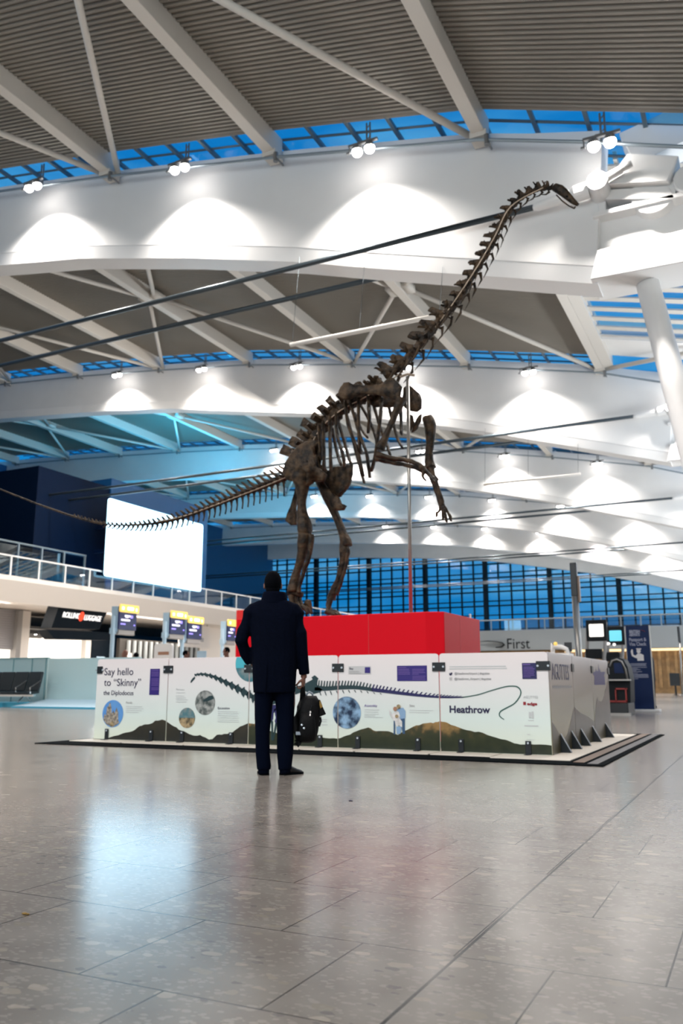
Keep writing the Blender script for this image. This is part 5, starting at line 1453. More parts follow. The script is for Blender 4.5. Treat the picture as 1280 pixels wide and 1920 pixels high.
bm = nb(); tube(bm, [V(600, 1344, -.02), V(601, 1352, -.02), V(598, 1362, -.02)], [(.010, .003), (.010, .003), (.008, .003)], 6); bm.transform(MM); ob('side_strap', bm, 'bag', bagt)
bm = nb(); tube(bm, [V(557, 1388, -.02), V(556, 1394, -.03), V(558, 1399, -.03), V(563, 1392, -.03)], [(.03, .012)] * 4, 8); bm.transform(MM); ob('shoulder_strap', bm, 'bag', bagt, smooth=True)
bm = nb(); tube(bm, [V(566, 1312, .03), V(560, 1325, -.03), V(555, 1345, -.06), V(554, 1370, -.05), V(558, 1388, -.03)], [(.022, .010)] * 5, 8); bm.transform(MM); ob('shoulder_strap', bm, 'bag', bagt, smooth=True)
bm = nb(); box(bm, V(558.5, 1374, -.095), (.045, .012, .03)); bm.transform(MM); ob('buckle', bm, 'bag_grey', bagt, bevel=.004)
bm = nb(); tube(bm, [V(574, 1308, .03), V(575, 1301, .03), V(580, 1297.5, .03), V(585, 1300, .03), V(587, 1307, .03)], .010, 8); bm.transform(MM); ob('grab_handle', bm, 'bag_grey', bagt, smooth=True)
bm = nb(); tube(bm, [V(564, 1318, .03), V(565.5, 1300, .02), V(566, 1288, .0), V(569, 1286.5, .02), V(570, 1300, .03), V(571, 1310, .03)], [(.014, .006)] * 6, 8); bm.transform(MM); ob('top_loop', bm, 'bag', bagt, smooth=True)

# ------------------------------------------------------------------ other people in the hall
def bystander(loc, ang, h, label, top_m, low_m, hair_m, bald=False, group=None, lean=0.0):
    t = thing('person', label, 'person', loc, group)
    X = Matrix.Translation(loc) @ Matrix.Rotation(ang, 4, 'Z') @ Matrix.Scale(h / 1.78, 4)
    c = Vector((0, .03 + lean, 1.645))
    b = nb(); head_shapes(b, c); tube(b, [Vector((0, lean * .8, 1.42)), c + Vector((0, -.01, -.06))], [.07, .06], 12)
    E = lambda z, rx, ry, cy=0.0: [Vector((rx * math.cos(2 * PI * k / 16), cy + ry * math.sin(2 * PI * k / 16), z)) for k in range(16)]
    bridge(b, [E(.84, .15, .10), E(1.0, .15, .10), E(1.2, .155, .105, lean * .4), E(1.36, .17, .10, lean * .7), E(1.44, .12, .07, lean * .8)])
    for s in (-1, 1):
        tube(b, [Vector((s * .09, 0, .9)), Vector((s * .10, .01, .48)), Vector((s * .10, -.01, .08))], [.085, .058, .04], 12)
        tube(b, [Vector((s * .10, -.05, .035)), Vector((s * .11, .08, .03)), Vector((s * .11, .18, .022))], [.034, .038, .022], 10)
        tube(b, [Vector((s * .18, lean * .7, 1.40)), Vector((s * .24, lean * .5, 1.12)), Vector((s * .22, .12 + lean, .90))], [.05, .04, .027], 10)
        hand(b, Vector((s * .22, .13 + lean, .88)), Vector((0, .3, -.95)).normalized(), Vector((-s * .9, .3, .1)).normalized(), Vector((0, .95, .3)).normalized() , .8)
    b.transform(X); remesh(b, .009, 'body', 'skin', t, 2)
    if not bald:
        bm = nb(); ball(bm, c + Vector((0, -.014, .03)), (.086, .104, .105), 18)
        for v in bm.verts:
            l = v.co - c
            if l.z < -.02: v.co.z = c.z - .02 + (l.z + .02) * .6
            if l.y > .06: v.co.y = c.y + .06
        bm.transform(X); ob('hair', bm, hair_m, t, smooth=True)
    g = nb(); bridge(g, [E(.80, .185, .135), E(1.0, .18, .13), E(1.2, .185, .135, lean * .4), E(1.36, .20, .125, lean * .7), E(1.43, .17, .10, lean * .8), E(1.475, .08, .075, lean * .85)])
    for s in (-1, 1): tube(g, [Vector((s * .16, lean * .7, 1.40)), Vector((s * .21, lean * .7, 1.36)), Vector((s * .245, lean * .5, 1.12)), Vector((s * .225, .11 + lean, .92))], [.05, .066, .056, .045], 12)
    g.transform(X); remesh(g, .013, 'jacket', top_m, t, 2)
    g = nb()
    for s in (-1, 1): bridge(g, [[Vector((s * .09 + rx * math.cos(2 * PI * k / 14), ry * math.sin(2 * PI * k / 14), z)) for k in range(14)] for z, rx, ry in ((.07, .062, .07), (.45, .07, .08), (.82, .092, .11), (.95, .085, .10))])
    g.transform(X); remesh(g, .013, 'trousers', low_m, t, 2)
    for s in (-1, 1):
        bm = nb(); tube(bm, [Vector((s * .10, -.085, .04)), Vector((s * .10, -.04, .05)), Vector((s * .11, .09, .042)), Vector((s * .112, .20, .026)), Vector((s * .112, .22, .02))], [(.03, .034), (.042, .05), (.046, .04), (.035, .025), (.015, .012)], 12)
        for v in bm.verts: v.co.z = max(v.co.z, .002)
        bm.transform(X); ob('shoe', bm, 'shoe', t, smooth=True)
    return t
def foot_at(x, y_head, h, Y):
    d = ray(x, y_head); k = (h - CAMH) / d.z; p = EYE + d * k
    return (p.x, p.y, 0.0)
M['skin_light'] = mat('light_skin', (0.42, 0.24, 0.17), 0.5)
M['jacket_black'] = mat('black_jacket', (0.012, 0.013, 0.015), 0.8)
M['jacket_grey'] = mat('grey_jacket', (0.05, 0.05, 0.055), 0.8)
def stand(x, Y, top_y, label, ang, bald=False, mats=('jacket_black', 'jacket_black', 'hair'), lean=0.0):
    p = on_y(x, top_y, Y)
    return bystander((p.x, Y, 0), ang, p.z, label, *mats, bald=bald, lean=lean)
stand(236.5, 26.5, 1218, 'bald person in a dark jacket standing behind the leftmost panel', 2.0, True)
stand(256, 27.3, 1223, 'dark-haired person beside the bald one behind the leftmost panel', 1.6)
stand(344, 25.0, 1219, 'dark-haired person leaning forward behind the second panel', -1.2, lean=.06)
stand(426, 24.6, 1213, 'person with tied dark hair near the red wall panel', 2.6)
pb_ = on_z(1222, 1329)
pt_ = on_y(1216, 1213, pb_.y + .1)
bystander((pb_.x, pb_.y + .15, 0), 1.35, pt_.z + .06, 'person in a long black coat standing behind the navy banner', 'jacket_black', 'jacket_black', 'hair')
# ================================================================== LEFT: SHOPS, SIGNS, SEATS
XS = -41.0
# shop row under the gallery
bm = nb(); bx(bm, -52, XS, 18, 34.5, 0, 5.6); bx(bm, XS, XS + .05, 18, 38.0, 3.9, 5.4); struct(ob('wall_shopfront', bm, 'wall_white'))
t = thing('roller_shutter', 'grey roller shutter half lowered over the left end shopfront', 'shutter', (XS + .2, 36, 0))
bm = nb(); bx(bm, XS + .1, XS + .16, 31, 38.0, 2.9, 5.3)
z = 3.0
while z < 5.2: cyl(bm, (XS + .17, 31, z), (XS + .17, 38.0, z), .035, 6); z += .14
ob('curtain', bm, 'shutter', t)
bm = nb(); bx(bm, XS - 2, XS + .0, 31, 38, 0, 2.95); struct(ob('wall_shop_lit', bm, 'shop_glow'))
bm = nb(); bx(bm, XS - .1, XS + .45, 38.1, 38.75, 0, 5.3); struct(ob('trim_1', bm, 'wall_white', bevel=.02))
bm = nb(); bx(bm, XS - .05, XS + .46, 37.75, 38.1, 0, 5.3); struct(ob('trim_2', bm, 'grey_plastic'))
# luggage shop: self-glowing walls with dark ceiling
bm = nb(); bx(bm, XS - 5, XS - 4.8, 38.7, 44.6, 0, 4.2); bx(bm, XS - 5, XS, 38.6, 38.75, 0, 4.2); bx(bm, XS - 5, XS - .25, 44.42, 44.55, 0, 4.2); struct(ob('wall_shop', bm, 'shop_glow'))
bm = nb(); bx(bm, XS - 5, XS + .3, 38.75, 44.4, 4.25, 4.4); 
for i in range(5): bx(bm, XS - 4.5 + i * .9, XS - 4.3 + i * .9, 38.8, 44.6, 4.0, 4.25)
struct(ob('ceiling', bm, 'shop_ceil'))
t = thing('shop_counter', 'white lit counter with a picture inside the luggage shop', 'counter', (XS - 2, 42.5, 0))
bm = nb(); bx(bm, XS - 2.4, XS - 1.6, 41.2, 43.6, 0, 2.9); ob('counter_body', bm, 'shop_glow', t, bevel=.03)
bm = nb(); bx(bm, XS - 1.6, XS - 1.57, 42.0, 43.0, 2.2, 2.55); ob('picture', bm, 'grey_box', t)
for i in range(4):
    y_ = 39.6 + i * 1.25
    tt = thing('shop_downlight', 'small bright downlight in the luggage shop ceiling', 'downlight', (XS - 1.2, y_, 4.1), 'luggage shop downlights')
    bm = nb(); cyl(bm, (XS - 1.2, y_, 4.02), (XS - 1.2, y_, 4.25), .09, 12); ob('housing', bm, 'lamp_body', tt)
    bm = nb(); cyl(bm, (XS - 1.2, y_, 4.0), (XS - 1.2, y_, 4.02), .075, 12); ob('lens', bm, 'lens', tt)
bm = nb(); bx(bm, XS - .2, XS + .2, 44.0, 44.5, 0, 4.3); struct(ob('trim_3', bm, 'wall_white'))
# dark shop display right of it
t = thing('dark_shop_display', 'dark display cabinet beside the bright luggage shop doorway', 'cabinet', (XS, 45.6, 0))
bm = nb(); bx(bm, XS - .4, XS + .2, 44.58, 46.6, 0, 4.2); ob('cabinet_body', bm, 'sign_dark', t)
bm = nb(); bx(bm, XS + .2, XS + .23, 45.1, 45.9, 1.6, 2.7); ob('pane', bm, 'case_blue', t)
bm = nb(); bx(bm, XS + .2, XS + .26, 44.7, 46.4, 1.95, 2.2); ob('lit_strip', bm, 'sign_white', t)
# long fascia sign of the luggage shop, tilted
t = thing('shop_sign', 'tilted dark shop sign reading ROLLING LUGGAGE with a red mark', 'sign', (-37, 38.6, 4.2))
bm = nb(); q = [(-36.0, 36.55, 5.50), (-36.0, 40.75, 5.62), (-36.45, 40.4, 4.15), (-36.45, 36.45, 4.02)]
extrude_poly(bm, q, (-.9, 0, 0)); ob('sign_box', bm, 'sign_dark', t, bevel=.02)
bm = nb(); bx(bm, -35.98, -35.9, 37.3, 40.6, 5.42, 5.52); ob('sign_lamp', bm, 'grey_plastic', t)
bm = nb(); extrude_poly(bm, [(-36.6, 36.2, 3.9), (-36.6, 41.6, 4.05), (-36.6, 41.6, 3.55), (-36.6, 36.9, 3.4)], (-.8, 0, 0)); ob('sign_skirt', bm, 'sign_dark', t)
tl_ = math.atan2(.45, 1.47)
def sgn(y, z): return Matrix.Translation((-36.0 - (5.5 - z) * .306 + .03, y, z)) @ Matrix.Rotation(PI / 2, 4, 'Z') @ Matrix.Rotation(PI / 2 + .297, 4, 'X')
text_mesh('ROLLING', .47, sgn(36.98, 4.66), 'sign_letters', 'lettering', t, .02, bold=.002, sx=.72)
text_mesh('LUGGAGE', .47, sgn(38.75, 4.62), 'sign_letters', 'lettering', t, .02, bold=.002, sx=.68)
bm = nb(); R_ = sgn(38.45, 4.80).to_3x3(); ball(bm, (-36.15, 38.47, 4.80), (.20, .30, .06), 18, R_); ob('red_mark', bm, 'sign_red', t, smooth=True)

# low frosted partition and blue base
YPN = 24.6
t = thing('frosted_partition', 'low pale teal partition with panel joints behind the black seats', 'partition', (-27, YPN, 0))
xa, xb = -34.0, on_y(86, 1300, YPN).x
bm = nb(); bx(bm, xa, xb, YPN, YPN + .08, .1, 1.80); ob('panel', bm, 'teal_glass', t)
for px_ in (-40, -8, 23, 58, 84):
    x = on_y(px_, 1280, YPN).x; bm = nb(); bx(bm, x - .02, x + .02, YPN - .015, YPN + .09, .1, 1.80); ob('joint', bm, 'teal_joint', t)
bm = nb(); bx(bm, xa, xb, YPN - .02, YPN + .1, 1.80, 1.84); ob('top_rail', bm, 'teal_joint', t)
t = thing('counter_screen', 'plain pale teal counter front between the seats and the display', 'counter', (-20, 23.6, 0))
x0, x1 = on_y(87, 1300, 23.9).x, on_y(260, 1300, 23.9).x
bm = nb(); bx(bm, x0, x1, 23.9, 24.0, .25, 1.76); ob('front', bm, 'teal_glass', t)
bm = nb(); bx(bm, x0, x1, 24.0, 25.0, .25, 1.70); ob('counter_body', bm, 'wall_white', t)
bm = nb(); extrude_poly(bm, [(x0 + .02, 22.3, .06), (x0 + .02, 23.9, .27), (x0 + .02, 23.9, .06)], (x1 - x0 - .02, 0, 0)); ob('ramp', bm, 'case_blue', t)
bm = nb(); bx(bm, x0 + .02, x1, 22.25, 23.9, 0, .06); ob('base_strip', bm, 'base_blue', t)
bm = nb(); bx(bm, xa, xb - .2, 22.6, 24.5, 0, .16); tag(ob('low_plinth', bm, 'base_blue'), 'blue edged low plinth under the black seats', 'plinth')

# beam seating
t = thing('beam_bench', 'row of black airport seats on a beam before the teal partition', 'bench', (-25, 22.9, 0.16))
ys_ = 22.9
xe = on_y(65, 1290, ys_).x; w_ = .70
for i in range(5):
    x = xe - w_ * (i + .5)
    Rm = Matrix.Rotation(math.radians(-14), 3, 'X')
    bm = nb(); box(bm, (x, ys_ + .32, .92), (w_ * .93, .09, .72), Rm); ob('backrest', bm, 'seat_black', t, bevel=.03)
    bm = nb(); box(bm, (x, ys_, .52), (w_ * .93, .56, .09), Matrix.Rotation(math.radians(5), 3, 'X')); ob('seat', bm, 'seat_black', t, bevel=.03)
for i in range(6):
    x = xe - w_ * i
    if i in (0, 1, 3, 5):
        bm = nb(); tube(bm, [(x, ys_ + .25, .95), (x, ys_ - .05, .78), (x, ys_ - .22, .70), (x, ys_ - .20, .50)], [(.03, .012)] * 4, 6); ob('armrest', bm, 'chrome', t)
for x in (xe - .5, xe - 2.9):
    bm = nb(); tube(bm, [(x, ys_ + .05, .44), (x, ys_ - .25, .195)], .03, 8); tube(bm, [(x, ys_ + .05, .44), (x, ys_ + .35, .195)], .03, 8); ob('leg', bm, 'chrome', t)
bm = nb(); bx(bm, xe - w_ * 5, xe, ys_ - .04, ys_ + .06, .38, .46); ob('beam', bm, 'chrome', t)

# check-in monitors with yellow headers
XC = -24.0
def checkin_sign(px0, px1, ytop, label):
    ya, yb = on_x(px0, 1150, XC).y, on_x(px1, 1150, XC).y; zt_ = on_x((px0 + px1) / 2, ytop, XC).z; zb_ = zt_ - 1.06; ym = (ya + yb) / 2; w = yb - ya
    t = thing('check_in_display', label, 'display sign', (XC, ym, 0), 'check-in display signs')
    bm = nb(); bx(bm, XC - .12, XC - .02, ya, yb, zb_, zt_ - .1); ob('monitor', bm, 'sign_navy', t)
    bm = nb(); extrude_poly(bm, [(XC - .04, a, b) for a, b in rrect(ya - .03, yb + .10, zt_ - .34, zt_, .07)], (.06, 0, 0)); h = ob('header', bm, 'sign_yellow', t)
    bm = nb(); extrude_poly(bm, [(XC + .021, a, b) for a, b in rrect(ya + .09, ya + .24, zt_ - .24, zt_ - .10, .03)], (.004, 0, 0)); 
    if w > .9:
        extrude_poly(bm, [(XC + .021, a, b) for a, b in rrect(ya + .42, ya + .85, zt_ - .24, zt_ - .09, .05)], (.004, 0, 0)); extrude_poly(bm, [(XC + .021, a, b) for a, b in rrect(yb - .12, yb - .02, zt_ - .26, zt_ - .12, .03)], (.004, 0, 0))
    ob('header_symbol', bm, 'sign_white', h)
    bm = nb(); 
    for a, b, c_, d in ((.30, .62, .44, .52), (.34, .52, .52, .56)): extrude_poly(bm, [(XC - .018, y, z) for y, z in rrect(ya + w * a, ya + w * b, zt_ - d, zt_ - c_, .02)], (.006, 0, 0))
    extrude_poly(bm, [(XC - .018, y, z) for y, z in rrect(ya + w * .1, ya + w * .62, zt_ - .70, zt_ - .62, .03)], (.006, 0, 0)); ob('screen_text', bm, 'sign_pale', t)
    bm = nb(); 
    for a, b, c_, d in ((.62, .78, .44, .56), (.08, .36, .80, .86), (.84, .93, .82, .88)): extrude_poly(bm, [(XC - .018, y, z) for y, z in rrect(ya + w * a, ya + w * b, zt_ - d, zt_ - c_, .02)], (.006, 0, 0))
    ob('screen_text', bm, 'sign_violet', t)
    bm = nb(); extrude_poly(bm, [(XC - .42, ya - .04, zt_ - .1), (XC - .1, ya - .04, zt_ - .1), (XC - .1, ya - .04, zb_ - .1), (XC - .42, ya - .04, zb_ - .25)], (0, .1, 0)); ob('side_casing', bm, 'case_blue', t)
    bm = nb(); bx(bm, XC - .3, XC - .04, ya + .02, yb - .05, zb_ - .22, zb_); ob('lower_housing', bm, 'grey_plastic', t, bevel=.02)
    bm = nb(); cyl(bm, (XC - .25, ya - .1, 0), (XC - .25, ya - .1, zt_ - .5), .09, 12); bx(bm, XC - .35, XC - .15, ya - .2, ya + .3, zb_ - .2, zb_ + .05); ob('post', bm, 'case_blue', t)
checkin_sign(225, 257, 1134, 'yellow-headed check-in display nearest the luggage shop sign')
checkin_sign(321, 349, 1146, 'yellow-headed check-in display, left one of the close pair')
checkin_sign(354, 380, 1156, 'yellow-headed check-in display, right one of the close pair')
checkin_sign(428, 444, 1162, 'yellow-headed check-in display beside the red wall panel')
# check-in islands behind: counters, white dividers, shuttered recess
bm = nb(); bx(bm, -26.6, -25.4, 27, 46, 0, 1.15); tag(ob('check_in_counter', bm, 'white_plastic', bevel=.03), 'long white check-in counter under the yellow-headed displays', 'counter')
t = thing('slatted_recess', 'dark recess with pale vertical bars behind the check-in counters', 'screen wall', (-39, 48, 0), None)
bm = nb(); bx(bm, -40.5, -40.2, 46.7, 55.9, 0, 4.0); ob('recess_back', bm, 'shop_ceil', t)
y = 47.4
while y < 55.8: 
    bm = nb(); bx(bm, -40.15, -40.0, y, y + .22, 0, 3.9); ob('bar', bm, 'grey_wall', t); y += .62
bm = nb(); bx(bm, -40.0, -39.9, 47.0, 47.7, 0, 3.0); struct(ob('trim_4', bm, 'wall_white'))
t = thing('hanging_notice', 'pale hanging notice board above the barred recess', 'notice', (-38, 52, 3.4))
bm = nb(); bx(bm, -38.1, -38.0, 50.6, 54.4, 3.55, 5.2); ob('board', bm, 'wall_white', t)
bm = nb(); bx(bm, -38.0, -37.98, 51.2, 52.0, 4.6, 4.9); bx(bm, -38.0, -37.98, 51.3, 53.6, 4.0, 4.3); ob('print', bm, 'ink_grey', t)
bm = nb(); cyl(bm, (-38.05, 50.9, 5.15), (-38.05, 50.9, 5.36), .03, 6); cyl(bm, (-38.05, 54.1, 5.15), (-38.05, 54.1, 5.36), .03, 6); ob('hanger', bm, 'steel_pole', t)
bm = nb(); bx(bm, -40.4, -40.0, 56, 88, 0, 5.4); struct(ob('wall_shop_lit', bm, 'wall_white'))
for i, y in enumerate((57.5, 61.5, 65.5, 70.0)):
    tt = thing('bag_drop_light', 'glowing white strip over the far check-in desks', 'strip light', (-36, y, 2.9), 'strip lights over the far check-in desks')
    bm = nb(); bx(bm, -36.2, -36.0, y, y + 2.6, 2.95, 3.12); ob('tube', bm, 'sign_white', tt)
    bm = nb(); cyl(bm, (-36.1, y + .1, 3.1), (-36.1, y + .1, 5.4), .03, 6); cyl(bm, (-36.1, y + 2.5, 3.1), (-36.1, y + 2.5, 5.4), .03, 6); ob('hanger', bm, 'steel_pole', tt)
bm = nb(); bx(bm, -37.4, -36.6, 56.5, 74, 0, 2.6); tag(ob('far_check_in_desk', bm, 'shop_glow', bevel=.03), 'far row of bright white check-in desks under strip lights', 'desk')
t = thing('white_info_totem', 'white rounded notice totem behind the second panel', 'totem', (-22.5, 27, 0))
p_ = on_y(306, 1207, 26.0); 
bm = nb(); extrude_poly(bm, [(p_.x + a, 26.0, b) for a, b in rrect(-.42, .42, .6, p_.z, .1)], (0, .12, 0)); ob('board', bm, 'white_plastic', t)
bm = nb(); bx(bm, p_.x - .22, p_.x + .28, 25.985, 26.0, p_.z - .42, p_.z - .30); bx(bm, p_.x - .05, p_.x + .05, 25.985, 26.0, p_.z - .66, p_.z - .54); ob('print', bm, 'family_skin', t)
bm = nb(); bx(bm, p_.x - .5, p_.x + .5, 25.9, 26.3, 0, .6); ob('totem_foot', bm, 'white_plastic', t)
t = thing('desk_monitor', 'small monitor on a far desk beside the dark-haired person', 'monitor', (-20, 27, 1.1))
p_ = on_y(378, 1229, 27.0)
bm = nb(); box(bm, (p_.x, 27.0, p_.z), (.42, .04, .34)); ob('display', bm, 'case_blue', t, bevel=.01)
bm = nb(); cyl(bm, (p_.x, 27.05, 0), (p_.x, 27.05, p_.z - .1), .04, 8); bx(bm, p_.x - .2, p_.x + .2, 26.9, 27.2, 0, .03); ob('stand', bm, 'grey_plastic', t)
p0, p1 = on_y(441, 1230, 36.0), on_y(470, 1160, 36.0)
bm = nb(); bx(bm, p0.x, p1.x, 36.0, 36.15, 0, 4.5); tag(ob('red_wall_panel', bm, 'red_panel'), 'tall red wall panel glimpsed left of the standing man', 'wall panel')

# ================================================================== RIGHT: KIOSKS, BANNER, POLES
bq = on_z(1206, 1335); by = bq.y
b0, b1 = on_y(1177, 1250, by), on_y(1221, 1250, by)
t = thing('banner_stand', 'tall navy banner for passport and visa check on a white foot', 'banner', (bq.x, by, 0))
bw = b1.x - b0.x; zt_ = on_y(1196, 1173, by).z
bm = nb(); bx(bm, b0.x, b1.x, by, by + .04, .06, zt_); ob('banner_panel', bm, 'banner_navy', t)
bm = nb(); bx(bm, b0.x - .02, b0.x, by - .005, by + .045, .06, zt_); bx(bm, b1.x, b1.x + .03, by - .005, by + .045, .06, zt_); ob('edge_frame', bm, 'steel_pole', t)
bm = nb(); bx(bm, b0.x - .18, b1.x + .16, by - .12, by + .3, 0, .08); ob('foot', bm, 'white_plastic', t, bevel=.015)
def bt(body, fx_, z, cap, m_, wfrac, bold=0.0):
    xf = Matrix.Translation((b0.x + bw * fx_, by - .006, z)) @ Matrix.Rotation(PI / 2, 4, 'X')
    q = text_mesh(body, cap / .7, xf, m_, 'lettering', t, .001, bold=bold)
    xs_ = [v.co.x for v in q.data.vertices]; w = max(xs_) - min(xs_); k = bw * wfrac / w
    for v in q.data.vertices: v.co.x = b0.x + bw * fx_ + (v.co.x - b0.x - bw * fx_) * k
H_ = zt_
bt('BRITISH', .15, H_ * .915, .085, 'banner_text', .46, .006); bt('AIRWAYS', .15, H_ * .878, .085, 'banner_text', .46, .006)
bt('Passport &', .12, H_ * .818, .10, 'banner_text', .74, .004); bt('Visa Check', .12, H_ * .765, .10, 'banner_text', .74, .004)
bm = nb(); rr_ = [Vector((b0.x + bw * f_, by - .008, H_ * z_)) for f_, z_ in ((.66, .945), (.76, .940), (.84, .925))]; tube(bm, rr_, [(.004, .008), (.004, .03), (.004, .012)], 8, ref=Vector((0, 1, 0))); ob('red_mark', bm, 'banner_red', t)
def bpol(pts, m_='banner_white', nm='officer_pictogram'):
    bm = nb(); extrude_poly(bm, [(b0.x + bw * a, by - .006, H_ * b) for a, b in pts], (0, .004, 0)); ob(nm, bm, m_, t)
bpol([(.50 + .085 * math.cos(a), .700 + .024 * math.sin(a) * 1.1) for a in [2 * PI * i / 14 for i in range(14)]])
bpol([(.40, .733), (.62, .733), (.60, .715), (.42, .715)])
bpol([(.45, .672), (.58, .672), (.70, .655), (.70, .588), (.42, .588), (.42, .618), (.34, .622), (.20, .645), (.16, .700), (.20, .722), (.25, .722), (.26, .660), (.36, .648)])
bm = nb()
for i, (wf, z) in enumerate(((.70, .555), (.66, .543), (.68, .531), (.70, .512), (.30, .498), (.42, .486), (.24, .474), (.48, .462), (.30, .445), (.72, .430), (.74, .420), (.74, .408), (.74, .396), (.30, .380))): bx(bm, b0.x + bw * .10, b0.x + bw * (.10 + wf), by - .004, by, H_ * z - .008, H_ * z + .008)
ob('small_print', bm, 'banner_text', t)

def kiosk(fx0, yb, ztop_px, scr, label, sx0, sx1, sy0, sy1, Y, base=True):
    """bag-drop kiosk: base cabinet, two leaning uprights and a screen head"""
    pL, pR, pT, pB = on_y(sx0, (sy0 + sy1) / 2, Y), on_y(sx1, (sy0 + sy1) / 2, Y), on_y((sx0 + sx1) / 2, sy0, Y), on_y((sx0 + sx1) / 2, sy1, Y)
    cx, w, z0, z1 = (pL.x + pR.x) / 2, pR.x - pL.x, pB.z, pT.z
    t = thing('bag_drop_kiosk', label, 'kiosk', (cx, Y, 0), 'bag-drop kiosks beside the banner')
    bm = nb(); bx(bm, cx - w * .72, cx + w * .72, Y, Y + .12, z0 - .12, z1 + .12); ob('screen_head', bm, 'dark_plastic', t, bevel=.02)
    bm = nb(); extrude_poly(bm, [(a, Y - .012, b) for a, b in rrect(cx - w / 2, cx + w / 2, z0, z1, .03)], (0, .014, 0)); ob('display', bm, scr, t)
    for s in (-1, 1):
        bm = nb(); tube(bm, [(cx + s * w * .62 - .18, Y + .05, .9), (cx + s * w * .62 - .05, Y + .1, z0 - .3), (cx + s * w * .62, Y + .12, z1 + .05)], [(.05, .09)] * 3, 8, ref=SIDE); ob('upright', bm, 'grey_plastic', t)
    bm = nb(); bx(bm, cx - w * .55 - .12, cx + w * .5 - .1, Y - .05, Y + .3, z0 - .62, z0 - .34); ob('printer_housing', bm, 'dark_plastic', t, bevel=.03)
    bm = nb(); bx(bm, cx - w * .8 - .15, cx + w * .8 - .1, Y, Y + .8, 0, 1.0); ob('base_cabinet', bm, 'dark_plastic', t, bevel=.04)
    return t, cx, w
kiosk(0, 0, 0, 'screen_white', 'bag-drop kiosk with the white lit screen', 1104, 1131, 1170, 1194, 25.0)
k2, kx, kw = kiosk(0, 0, 0, 'screen_cyan', 'bag-drop kiosk with the cyan lit screen next to the navy banner', 1142, 1165, 1182, 1202, 27.6)
bm = nb()
for x, y, r_ in ((1139, 1207, .08), (1151, 1208.5, .05)): p_ = on_y(x, y, 27.5); ball(bm, p_, (r_, .02, .05), 10)
ob('indicator_lamp', bm, 'sign_white', k2)
# arched bag scanner with red frame in front of the kiosks
t = thing('bag_scanner', 'dark arched bag scanner with a red frame left of the navy banner', 'scanner', (-3.6, 24.4, 0))
Yb = 24.4
def K(x, y): v = on_y(x, y, Yb); return (v.x, v.z)
arch_o = [(1137, 1320), (1137, 1265), (1139, 1245), (1146, 1234), (1158, 1232), (1168, 1236), (1176, 1250), (1181, 1275), (1182, 1318)]
bm = nb(); extrude_poly(bm, [(K(x, y)[0], Yb, K(x, y)[1]) for x, y in arch_o], (0, .9, 0)); ob('arch_housing', bm, 'dark_plastic', t, bevel=.03)
bm = nb(); tube(bm, [Vector((K(x, y)[0], Yb - .01, K(x, y)[1])) for x, y in ((1143, 1250), (1147, 1239), (1156, 1236), (1165, 1240), (1172, 1255), (1176, 1275))], .028, 8); ob('arch_rim', bm, 'steel_pole', t, smooth=True)
bm = nb(); extrude_poly(bm, [(K(x, y)[0], Yb - .02, K(x, y)[1]) for x, y in ((1150, 1243), (1164, 1243), (1170, 1262), (1152, 1262))], (0, .03, 0)); ob('dark_window', bm, 'banner_navy', t)
bm = nb(); a, b = K(1140, 1276), K(1182, 1275); bx(bm, a[0], b[0], Yb - .25, Yb + .1, b[1] - .02, b[1] + .02); ob('shelf', bm, 'steel_pole', t)
bm = nb()
for (x0, y0, x1, y1) in ((1153, 1290, 1176, 1293), (1153, 1290, 1157, 1316), (1172, 1290, 1176, 1316), (1140, 1313, 1176, 1317)):
    a, b = K(x0, y0), K(x1, y1); bx(bm, a[0], b[0], Yb - .10, Yb - .02, b[1], a[1])
ob('red_frame', bm, 'red_frame', t)
bm = nb(); a, b = K(1139, 1340), K(1180, 1318); bx(bm, a[0], b[0], Yb - .3, Yb + 1.0, 0, b[1]); ob('scanner_base', bm, 'black_metal', t, bevel=.02)
bm = nb(); a, b = K(1138, 1341), K(1186, 1341); bx(bm, a[0] + .05, b[0], Yb - .5, Yb - .3, 0, .06); ob('kick_strip', bm, 'steel_pole', t)

# tall poles
p_ = on_y(1085, 1222, 23.5)
t = thing('signal_pole', 'tall grey pole with a black upper half behind the right panels', 'pole', (p_.x, 23.5, 0))
pt2 = on_y(1078, 1055, 23.5); pm = on_y(1081, 1118, 23.5)
bm = nb(); cyl(bm, (p_.x, 23.5, 0), (p_.x - .02, 23.5, pm.z), .095, 16); ob('pole_tube', bm, 'steel_pole', t, smooth=True)
bm = nb(); bx(bm, p_.x - .11, p_.x + .07, 23.42, 23.6, pm.z, pt2.z); ob('black_head', bm, 'black_metal', t, bevel=.02)
bm = nb(); bx(bm, p_.x + .07, p_.x + .12, 23.44, 23.58, pm.z - .15, pm.z + .55); ob('side_strip', bm, 'brown_rubber', t)
bm = nb(); cyl(bm, (p_.x, 23.5, 0), (p_.x, 23.5, .04), .25, 20); ob('pole_base', bm, 'steel_pole', t)
p_ = on_z(1279, 1304); Yp = p_.y
t = thing('barrier_post', 'grey post with black top near the right frame edge', 'post', (p_.x, Yp, 0))
pm = on_y(1274, 1204, Yp); pt2 = on_y(1271, 1175, Yp)
bm = nb(); tube(bm, [(p_.x, Yp, 0), (pm.x, Yp, pm.z)], .07, 12); ob('pole_tube', bm, 'steel_pole', t, smooth=True)
bm = nb(); cyl(bm, (pm.x, Yp, pm.z), (pt2.x, Yp, pt2.z), .1, 12); ob('black_head', bm, 'black_metal', t)
bm = nb(); cyl(bm, (p_.x, Yp, 0), (p_.x, Yp, .05), .25, 20); ob('pole_base', bm, 'chrome', t)
t = thing('black_bin', 'black boxy bin on a post beside the right edge barrier', 'bin', (p_.x - .5, Yp, 0))
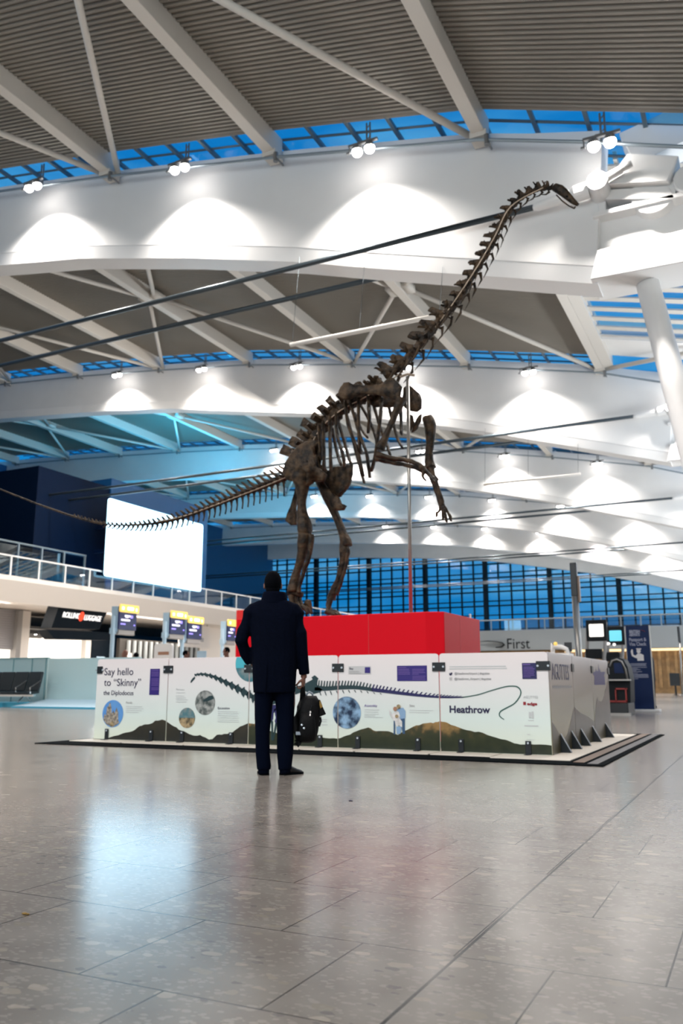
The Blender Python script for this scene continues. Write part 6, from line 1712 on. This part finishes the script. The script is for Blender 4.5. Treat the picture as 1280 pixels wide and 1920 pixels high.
a, b = on_y(1256, 1286, Yp), on_y(1273, 1262, Yp)
bm = nb(); bx(bm, a.x, b.x, Yp - .1, Yp + .4, a.z, b.z); ob('bin_body', bm, 'black_metal', t, bevel=.03)
bm = nb(); cyl(bm, ((a.x + b.x) / 2, Yp + .15, 0), ((a.x + b.x) / 2, Yp + .15, a.z + .05), .08, 12); cyl(bm, ((a.x + b.x) / 2, Yp + .15, 0), ((a.x + b.x) / 2, Yp + .15, .03), .22, 16); ob('bin_foot', bm, 'black_metal', t)
# desk equipment seen over the right panels
Yd = 22.0
t = thing('white_desk_arm', 'white curved desk unit beside the black monitor, seen over the right panels', 'desk unit', (-4.2, Yd, 0))
bm = nb(); c_ = [on_y(x, y, Yd) for x, y in ((1036, 1230), (1036, 1206), (1040, 1212), (1052, 1213), (1062, 1217), (1065, 1226))]
tube(bm, c_, [(.06, .05), (.05, .06), (.06, .10), (.06, .09), (.05, .08), (.05, .06)], 10, ref=SIDE); ob('arm', bm, 'white_plastic', t, smooth=True)
bm = nb(); a, b = on_y(1032, 1225, Yd), on_y(1068, 1225, Yd); bx(bm, a.x, b.x, Yd - .1, Yd + .5, 0, a.z); ob('desk_body', bm, 'white_plastic', t)
bm = nb(); ball(bm, on_y(1041, 1207, Yd - .08), (.05, .03, .05), 10); ob('desk_lamp', bm, 'sign_yellow', t)
t = thing('desk_monitor', 'black monitor back beside the white desk unit', 'monitor', (-3.9, 23.0, 0))
bm = nb(); a, b = on_y(1058, 1222, 23.0), on_y(1071, 1204, 23.0); bx(bm, a.x, b.x, 23.0, 23.06, a.z, b.z); ob('display_back', bm, 'black_metal', t, bevel=.01)
bm = nb(); cyl(bm, ((a.x + b.x) / 2, 23.06, 0), ((a.x + b.x) / 2, 23.06, a.z + .1), .05, 10); cyl(bm, ((a.x + b.x) / 2, 23.06, 0), ((a.x + b.x) / 2, 23.06, .03), .2, 14); ob('stand', bm, 'black_metal', t)
# scraps on the floor
for x, y, lab, m_ in ((656, 1502, 'tiny dark scrap lying on the floor in front of the display', 'ink_navy'), (46, 1715, 'tiny yellow scrap lying on the floor at far left', 'bag_yellow')):
    p_ = on_z(x, y); bm = nb(); ball(bm, (p_.x, p_.y, .004), (.012, .008, .004), 8); ball(bm, (p_.x + .012, p_.y + .003, .003), (.008, .006, .003), 8); tag(ob('floor_scrap', bm, m_), lab, 'scrap')
